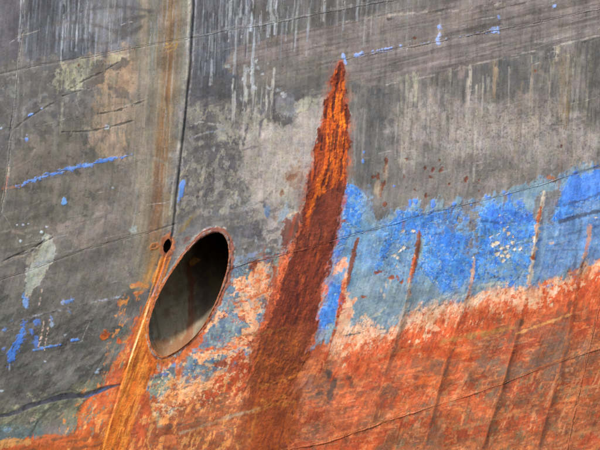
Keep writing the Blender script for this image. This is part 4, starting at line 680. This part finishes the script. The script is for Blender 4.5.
# ------------------------------------------------------------------ materials
def steel(name, grain=1.0, bump=.35, attr=True, col=None, rough=.7):
    m = bpy.data.materials.new(name); m.use_nodes = True; t = m.node_tree; b = t.nodes['Principled BSDF']; L = t.links.new
    tc = t.nodes.new('ShaderNodeTexCoord')
    n = t.nodes.new('ShaderNodeTexNoise'); n.inputs['Scale'].default_value = 90; n.inputs['Detail'].default_value = 5; n.inputs['Roughness'].default_value = .7
    n2 = t.nodes.new('ShaderNodeTexNoise'); n2.inputs['Scale'].default_value = 26; n2.inputs['Detail'].default_value = 6; n2.inputs['Roughness'].default_value = .72
    L(tc.outputs['Object'], n.inputs['Vector']); L(tc.outputs['Object'], n2.inputs['Vector'])
    mr = t.nodes.new('ShaderNodeMapRange'); mr.inputs[1].default_value = .3; mr.inputs[2].default_value = .7; mr.inputs[3].default_value = 1 - .22 * grain; mr.inputs[4].default_value = 1 + .22 * grain
    L(n.outputs[0], mr.inputs[0])
    vm = t.nodes.new('ShaderNodeVectorMath'); vm.operation = 'SCALE'; L(mr.outputs[0], vm.inputs['Scale'])
    if attr:
        a = t.nodes.new('ShaderNodeAttribute'); a.attribute_name = 'coat'; L(a.outputs['Color'], vm.inputs[0]); L(a.outputs['Alpha'], b.inputs['Roughness'])
    else:
        r = t.nodes.new('ShaderNodeValToRGB'); e = r.color_ramp.elements; e[0].position = .36; e[1].position = .64
        e[0].color = (*lin(col[0]), 1); e[1].color = (*lin(col[1]), 1); L(n2.outputs[0], r.inputs[0]); L(r.outputs[0], vm.inputs[0]); b.inputs['Roughness'].default_value = rough
    L(vm.outputs[0], b.inputs['Base Color'])
    ad = t.nodes.new('ShaderNodeMath'); ad.operation = 'ADD'; L(n.outputs[0], ad.inputs[0]); L(n2.outputs[0], ad.inputs[1])
    bp = t.nodes.new('ShaderNodeBump'); bp.inputs['Strength'].default_value = bump; bp.inputs['Distance'].default_value = .012; L(ad.outputs[0], bp.inputs['Height']); L(bp.outputs[0], b.inputs['Normal'])
    b.inputs['Specular IOR Level'].default_value = .35
    return m
M_coat = steel('weathered_paint', .8, .07); M_rust = steel('flaking_rust', 1.3, .35); M_blue = steel('blue_paint', .7, .07)
M_pipe = None

# ------------------------------------------------------------------ objects
root = bpy.data.objects.new('ship_hull', None); sc.collection.objects.link(root)
root.location = CEN; root.rotation_euler = (TILT, 0, 0)
root['label'] = 'rust streaked grey, blue and red ship bow plating with an oblong pipe mouth'; root['category'] = 'ship hull'
def link(name, me, mat, parent=root, label=None):
    me.materials.append(mat); o = bpy.data.objects.new(name, me); sc.collection.objects.link(o); o.parent = parent
    if label: o['label'] = label
    return o
def mesh_np(name, co, quads, col4=None):
    me = bpy.data.meshes.new(name); nf = len(quads); k = quads.shape[1]
    me.vertices.add(len(co)); me.vertices.foreach_set('co', co.astype(F).ravel())
    me.loops.add(nf * k); me.loops.foreach_set('vertex_index', quads.astype(np.int32).ravel())
    me.polygons.add(nf); me.polygons.foreach_set('loop_start', np.arange(0, nf * k, k, dtype=np.int32))
    me.update(calc_edges=True)
    me.polygons.foreach_set('use_smooth', np.ones(nf, bool))
    if col4 is not None:
        a = me.color_attributes.new('coat', 'FLOAT_COLOR', 'POINT'); a.data.foreach_set('color', col4.astype(F).ravel())
    me.validate(clean_customdata=False); me.update()
    return me
# normals across the whole sheet, so that pieces of it shade without a break
PW = loc(X, Y, HT)
# face ids
fx = (X[:-1, :-1] + X[1:, 1:]) / 2; fy = (Y[:-1, :-1] + Y[1:, 1:]) / 2
fid = ID[:-1, :-1].copy()
colm = np.where(fx < xcurve(SA, fy), 0, np.where(fx < xcurve(SB, fy), 1, 2))
def above(S): return fy < ycurve(S, fx)
p0 = np.where(above(S1), 0, np.where(fy < 300, 1, 2))
p1 = np.where(above(S1), 3, np.where(above(S6), 4, np.where(above(S8), 5, 6)))
p2 = np.where(above(S1), 7, np.where(above(S2), 8, np.where(above(S9), 9, np.where(above(S10), 10, 11))))
p2 = np.where((p2 >= 10) & (fx > xcurve(R6, fy)) & (fy > 250), p2 + 2, p2)
plate = np.select([colm == 0, colm == 1], [p0, p1], p2) + 1
fid = np.where(fid == 0, plate, fid)
hole = (sdpoly(OPEN, fx, fy) < -.5) | (sdpoly(DRAIN, fx, fy) < -.3); fid[hole] = -1
coat = np.concatenate([C, RG[..., None]], -1).reshape(-1, 4)
coF = PW.reshape(-1, 3)
gi = np.arange(H_ * W_, dtype=np.int64).reshape(H_, W_)
Q = np.stack([gi[1:, :-1], gi[1:, 1:], gi[:-1, 1:], gi[:-1, :-1]], -1)
PL = {1: 'dark grey plate at the far left edge, upper', 2: 'dark grey plate at the far left edge, middle', 4: 'blue grey plate with pale vertical runs and dark smears', 5: 'grey brown plate with tan worn patch and a blue scrape', 6: 'dark grey plate with a pale primer patch and blue flecks', 7: 'olive and orange plate below the black groove', 8: 'dark plate with pale splashed runs along the top',
      9: 'brown grey plate scuffed lengthwise', 10: 'weathered grey plate above the blue band', 11: 'plate with blue band over red antifouling', 12: 'red brown plate along the bottom', 13: 'red plate at the right edge', 14: 'red plate at the lower right corner'}
NAMES = {21: ('blue_paint', M_blue, 'bright blue paint flaking over slate grey'), 22: ('rust_streak', M_rust, 'tall tapering rust streak, orange above and maroon below'), 23: ('rust_streak', M_rust, 'ochre rust run from the small drain hole')}
def piece(name, mask, mat, label):
    f = Q[mask]
    if len(f) < 3: return
    u, inv = np.unique(f.ravel(), return_inverse=True)
    return link(name, mesh_np(name, coF[u], inv.reshape(-1, 4), coat[u]), mat, label=label)
plates = {}
for k in np.unique(fid):
    if k <= 0: continue
    m = fid == k
    if k < 20: plates[int(k)] = piece('hull_plate', m, M_coat, PL.get(int(k)))
    elif k in NAMES: piece(NAMES[k][0], m, NAMES[k][1], NAMES[k][2])
    else: piece('paint_chip', m, M_blue if k != 36 else M_coat, CHIP.get(int(k)))

def sample(x, y):
    i = np.clip(np.searchsorted(gx, x), 0, W_ - 1); j = np.clip(np.searchsorted(gy, y), 0, H_ - 1)
    return C[j, i], HT[j, i]
def bead(S, rad, x0, x1, axis_=0, sink=.35, tone=.9, seed=0, label=None):
    S = np.array(S, F); t = np.arange(x0, x1, .9)
    if axis_ == 0: x = t; y = np.interp(t, S[:, 0], S[:, 1])
    else: y = t; x = np.interp(t, S[:, 1], S[:, 0])
    c, h = sample(x, y); n = len(t); K = 7
    dx = np.gradient(x); dy = np.gradient(y); L = np.hypot(dx, dy); nx, ny = -dy / L, dx / L
    rr = rad * (1 + .22 * np.sin(t * 2.4) + .25 * fbm(t * .3, t * 0, seed, 2)); rr = np.clip(rr * (1 + .35 * fbm(t * .05, t * 0, seed + 9, 2)), rad * .25, None)
    off = .35 * fbm(t * .12, t * 0 + 3, seed + 5, 2)
    ang = np.linspace(0, math.pi, K); V = []; CC = []
    for a in ang:
        px = x + nx * (math.cos(a) * rr + off); py = y + ny * (math.cos(a) * rr + off)
        V.append(loc(px, py, h + math.sin(a) * rr * .3 - .06 + (0 if 0 < a < 3.1 else -.12)))
        cc = (sample(x + nx * 3.2, y + ny * 3.2)[0] + sample(x - nx * 3.2, y - ny * 3.2)[0]) / 2 * (1 + .16 * fbm(t * .35, t * 0 + a, seed + 12, 3))[:, None]; CC.append(np.concatenate([cc * tone, np.full((n, 1), .7)], -1))
    V = np.stack(V, 1).reshape(-1, 3); CC = np.stack(CC, 1).reshape(-1, 4)
    g = np.arange(n * K).reshape(n, K)
    q = np.stack([g[:-1, :-1], g[1:, :-1], g[1:, 1:], g[:-1, 1:]], -1).reshape(-1, 4)
    return link('weld_bead', mesh_np('weld_bead', V, q[:, ::-1], CC), M_coat, label=label)
bead(S1, .8, 24, 188, tone=.95, seed=1, label='weld seam across the upper left plates')
bead(S1, 1.2, 196, 420, tone=1.05, seed=2, label='weld seam under the splashed runs')
bead(S2, .9, 346, 640, tone=.9, seed=3, label='scuffed weld seam with blue bits')
bead(S6, .8, -60, 150, tone=.85, seed=4, label='weld seam above the dark lower left plate')
bead(S9, .7, 234, 640, tone=.95, seed=5, label='weld seam through the blue band')
bead(S10, .8, 288, 650, tone=1.1, seed=6, label='weld seam along the bottom red plates')
bead(SA, 1.0, -60, 230, 1, tone=1.1, seed=7, label='pale vertical weld at the left edge')
bead(R6, .9, 262, 500, 1, tone=.9, seed=8, label='vertical weld at the lower right')

# pipe mouth: lip, inner wall running up and inboard, stub and its rust run
def ring_sweep(ring, prof, name, mat, closed=True, colf=None, parent=root, label=None, flip=False):
    # prof: list of (outward offset, height) applied along the ring
    r = np.array(ring, F); nx_ = np.roll(r, -1, 0) - np.roll(r, 1, 0); L = np.hypot(nx_[:, 0], nx_[:, 1])[:, None]
    nrm_ = np.stack([nx_[:, 1], -nx_[:, 0]], -1) / L
    cen = r.mean(0); s = np.sign(((r - cen) * nrm_).sum(1).mean()); nrm_ = nrm_ * s
    V = []
    for f in prof:
        o, h, ex = f(r, nrm_); p = r + nrm_ * o[:, None] + ex[:, :2]
        _, hs = sample(np.clip(p[:, 0], 0, 600), np.clip(p[:, 1], 0, 450))
        V.append(loc(p[:, 0], p[:, 1], h + ex[:, 2]))
    n = len(r); k = len(prof); V = np.stack(V, 0).reshape(-1, 3); g = np.arange(n * k).reshape(k, n); g2 = np.roll(g, -1, 1)
    q = np.stack([g[:-1], g2[:-1], g2[1:], g[1:]], -1).reshape(-1, 4)
    if flip: q = q[:, ::-1]
    c4 = colf(V, n, k) if colf else None
    return link(name, mesh_np(name, V, q, c4), mat, parent, label)
OR = smooth_curve(OPEN[::3], True, 10)
def lipw(r):
    t = np.clip(((r[:, 0] - 190) * .8 - (r[:, 1] - 290) * .35) / 40, -1, 1); return .55 + 2.0 * ss(-.1, .9, t) * ss(330, 285, r[:, 1])
def lip_prof(a):
    def f(r, nr):
        w_ = lipw(r); nz = fbm(r[:, 0] * .22, r[:, 1] * .22, 9, 4) * .3; w_ = np.clip(w_ * (1 + .3 * fbm(r[:, 0] * .15, r[:, 1] * .15, 19, 3)), .3, None)
        _, hs = sample(r[:, 0] + nr[:, 0] * w_, r[:, 1] + nr[:, 1] * w_)
        o = -.4 + w_ * (1 - math.cos(a)) / 2 * 1.25; h = hs * .8 + math.sin(a) * (.3 + .14 * w_) + nz * math.sin(a) - (.9 if a > 3 else 0) - (1.5 if a < .05 else 0)
        return o, h, np.zeros((len(r), 3))
    return f
def lip_col(V, n, k):
    x = V[:, 0] * 100 + 300; y = 225 - V[:, 2] * 100
    t = ss(-.9, .9, fbm(x * .25, y * .25, 33, 4))[:, None]; c = lin('6c3f33') * (1 - t) + lin('8c5c4a') * t
    t2 = ss(-.2, .5, fbm(x * .3, y * .3, 35, 4))[:, None] * .8; c = c * (1 - t2) + lin('7c7674') * t2; t3 = ss(310, 340, y)[:, None] * ss(-.4, .3, fbm(x * .3, y * .3, 36, 3))[:, None]; c = c * (1 - t3) + lin('6b4a34') * t3
    th_ = ss(232, 215, x)[:, None] * .6 * ss(240, 270, y)[:, None]; c = c * (1 - th_) + lin('94582e') * th_
    kk = np.repeat(np.linspace(0, 1, k), n)[:, None]; e = ss(.4, .15, kk); c = c * (1 - e * .4) + lin('8c4c2a') * e * .4
    return np.concatenate([c, np.full((len(V), 1), .8)], -1)
mouth = ring_sweep(OR, [lip_prof(a) for a in np.linspace(0, math.pi, 9)], 'pipe_lip', M_rust, colf=lip_col, label='rusted rolled lip round the oblong pipe mouth', flip=True)
AX = np.array([.50, -.78]); DEEP = 260.; PK = .85; PD_ = .56
def wall_prof(s):
    def f(r, nr):
        d = s * DEEP; ex = np.zeros((len(r), 3), F)
        ex[:, 0] = AX[0] * d * PK; ex[:, 1] = AX[1] * d * PK; ex[:, 2] = -d * PD_
        return np.full(len(r), -.25 if s > 0 else -.1) + (.5 * fbm(r[:, 0] * .06 + s * 9, r[:, 1] * .06, 71, 3) if s > .02 else 0), np.full(len(r), .3), ex
    return f
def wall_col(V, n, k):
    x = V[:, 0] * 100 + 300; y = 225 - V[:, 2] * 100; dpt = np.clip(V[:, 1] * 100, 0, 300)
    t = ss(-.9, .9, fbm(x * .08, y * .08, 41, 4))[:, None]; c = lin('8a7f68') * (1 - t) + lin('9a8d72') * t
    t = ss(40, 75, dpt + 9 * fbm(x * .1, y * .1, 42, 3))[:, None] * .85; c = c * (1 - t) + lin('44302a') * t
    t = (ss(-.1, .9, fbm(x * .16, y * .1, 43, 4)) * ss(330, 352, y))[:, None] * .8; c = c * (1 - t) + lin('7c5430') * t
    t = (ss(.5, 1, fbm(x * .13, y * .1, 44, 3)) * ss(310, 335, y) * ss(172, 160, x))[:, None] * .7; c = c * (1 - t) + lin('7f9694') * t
    t = ss(186, 206, x + 3 * fbm(x * .1, y * .1, 45, 3))[:, None] * .8; c = c * (1 - t) + lin('3d302a') * t  # shade to the right of the rust run, painted into the wall colour
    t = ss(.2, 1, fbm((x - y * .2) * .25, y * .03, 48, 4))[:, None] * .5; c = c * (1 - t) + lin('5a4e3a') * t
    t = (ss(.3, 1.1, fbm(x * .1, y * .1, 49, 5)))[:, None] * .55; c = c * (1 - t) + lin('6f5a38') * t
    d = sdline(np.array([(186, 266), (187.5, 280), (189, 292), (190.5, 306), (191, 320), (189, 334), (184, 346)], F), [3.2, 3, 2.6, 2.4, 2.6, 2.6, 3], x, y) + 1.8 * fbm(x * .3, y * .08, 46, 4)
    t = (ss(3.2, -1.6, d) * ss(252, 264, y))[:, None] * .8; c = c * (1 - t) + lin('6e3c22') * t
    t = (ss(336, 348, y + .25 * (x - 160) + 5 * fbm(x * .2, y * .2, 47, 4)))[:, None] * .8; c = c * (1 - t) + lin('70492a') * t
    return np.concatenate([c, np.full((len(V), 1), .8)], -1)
ORw = smooth_curve(OPEN[::2], True, 8)
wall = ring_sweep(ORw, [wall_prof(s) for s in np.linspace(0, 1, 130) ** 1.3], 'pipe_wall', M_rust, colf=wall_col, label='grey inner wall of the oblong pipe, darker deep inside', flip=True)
# closing plate deep inside the pipe
V = []
r0 = ORw; d = DEEP
pp = loc(r0[:, 0] + AX[0] * d * PK, r0[:, 1] + AX[1] * d * PK, np.full(len(r0), .3 - d * PD_)); cc = pp.mean(0)
n = len(pp); V = np.vstack([pp, cc[None]]); tri = np.stack([np.full(n, n), np.roll(np.arange(n), -1), np.arange(n)], -1)
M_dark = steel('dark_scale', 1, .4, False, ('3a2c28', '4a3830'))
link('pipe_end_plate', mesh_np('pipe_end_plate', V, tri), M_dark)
# drain hole: lip and short pipe
DR = DRAIN
def dprof(o, h): return lambda r, nr: (np.full(len(r), o, F), np.full(len(r), h, F) + 1.0, np.zeros((len(r), 3), F))
def dcol(V, n, k):
    x = V[:, 0] * 100 + 300; y = 225 - V[:, 2] * 100; t = ss(-.8, .8, fbm(x * .5, y * .5, 51, 3))[:, None]
    return np.concatenate([lin('5e3626') * (1 - t) + lin('8a5236') * t, np.full((len(V), 1), .8)], -1)
ring_sweep(DR, [dprof(-.6, -2), dprof(-.5, -.7), dprof(.0, -.35), dprof(.7, -.3), dprof(1.3, -.5), dprof(1.7, -1.2)], 'drain_lip', M_rust, colf=dcol, label='small rusty lip round the round drain hole', flip=True)
ring_sweep(DR, [dprof(-.55, .3), dprof(-.6, -3), dprof(-.6, -8), dprof(-.6, -16), dprof(-1.5, -16.4)], 'drain_pipe', M_dark, flip=True)
pp = loc(DR[:, 0], DR[:, 1], np.full(len(DR), -15.)); n = len(pp); V = np.vstack([pp, pp.mean(0)[None]]); tri = np.stack([np.full(n, n), np.roll(np.arange(n), -1), np.arange(n)], -1)
link('drain_end', mesh_np('drain_end', V, tri), M_dark)
# stub fitting inside the pipe and the run of rust under it
def on_wall(x, y):                                           # depth of the pipe floor seen straight in at x, y
    best = None
    a = np.array([x, y]); 
    s = np.linspace(0, 1, 400) * DEEP
    P_ = a[None] - AX[None] * (s * PK)[:, None]
    dd = sdpoly(OPEN, P_[:, 0], P_[:, 1]); k = np.argmax(dd > 0.3)
    return s[k] * PD_
bx = np.linspace(183.5, 195.5, 16)
def lump(cx, cy, rx, ry, rot, hgt, name, mat, label):
    K = 20; J = 6; c, s = math.cos(rot), math.sin(rot); Vv = []
    for j in range(J + 1):
        a = j / J * math.pi / 2
        for i in range(K):
            b = 2 * math.pi * i / K; w_ = 1 + .10 * math.sin(3 * b + 1) + .06 * math.sin(5 * b)
            ex, ey = rx * math.cos(a) ** .8 * math.cos(b) * w_, ry * math.cos(a) ** .8 * math.sin(b) * w_
            px, py = cx + ex * c - ey * s, cy + ex * s + ey * c
            Vv.append(loc(np.array(px), np.array(py), np.array(-on_wall(cx, cy) - 3 + hgt * math.sin(a) + (-12 if j == 0 else 0))))
    Vv = np.array(Vv); g = np.arange((J + 1) * K).reshape(J + 1, K); g2 = np.roll(g, -1, 1)
    q = np.stack([g[:-1], g2[:-1], g2[1:], g[1:]], -1).reshape(-1, 4)
    return link(name, mesh_np(name, Vv, q[:, ::-1]), mat, wall, label)
M_stub = steel('stub_rust', 1.2, .5, False, ('b8803c', '80552c'))
lump(190, 262, 8.5, 5.2, R(-22), 8, 'drain_stub', M_stub, 'rusty stub inside the pipe mouth')
# small bolt head left of the drain
K = 10; Vv = []
for rr_, hh in ((2.6, -1), (2.4, -.3), (1.5, -.1), (.01, -.1)):
    for i in range(K):
        b = 2 * math.pi * i / K; Vv.append(loc(np.array(154.5 + rr_ * math.cos(b) * 1.2 + .3 * math.sin(3 * b)), np.array(246.3 + rr_ * math.sin(b) * .8), np.array(hh + .8)))
g = np.arange(4 * K).reshape(4, K); g2 = np.roll(g, -1, 1); q = np.stack([g[:-1], g2[:-1], g2[1:], g[1:]], -1).reshape(-1, 4)
link('bolt_head', mesh_np('bolt_head', np.array(Vv), q[:, ::-1]), steel('bolt_rust', 1.2, .5, False, ('8a552c', '6a452f')))
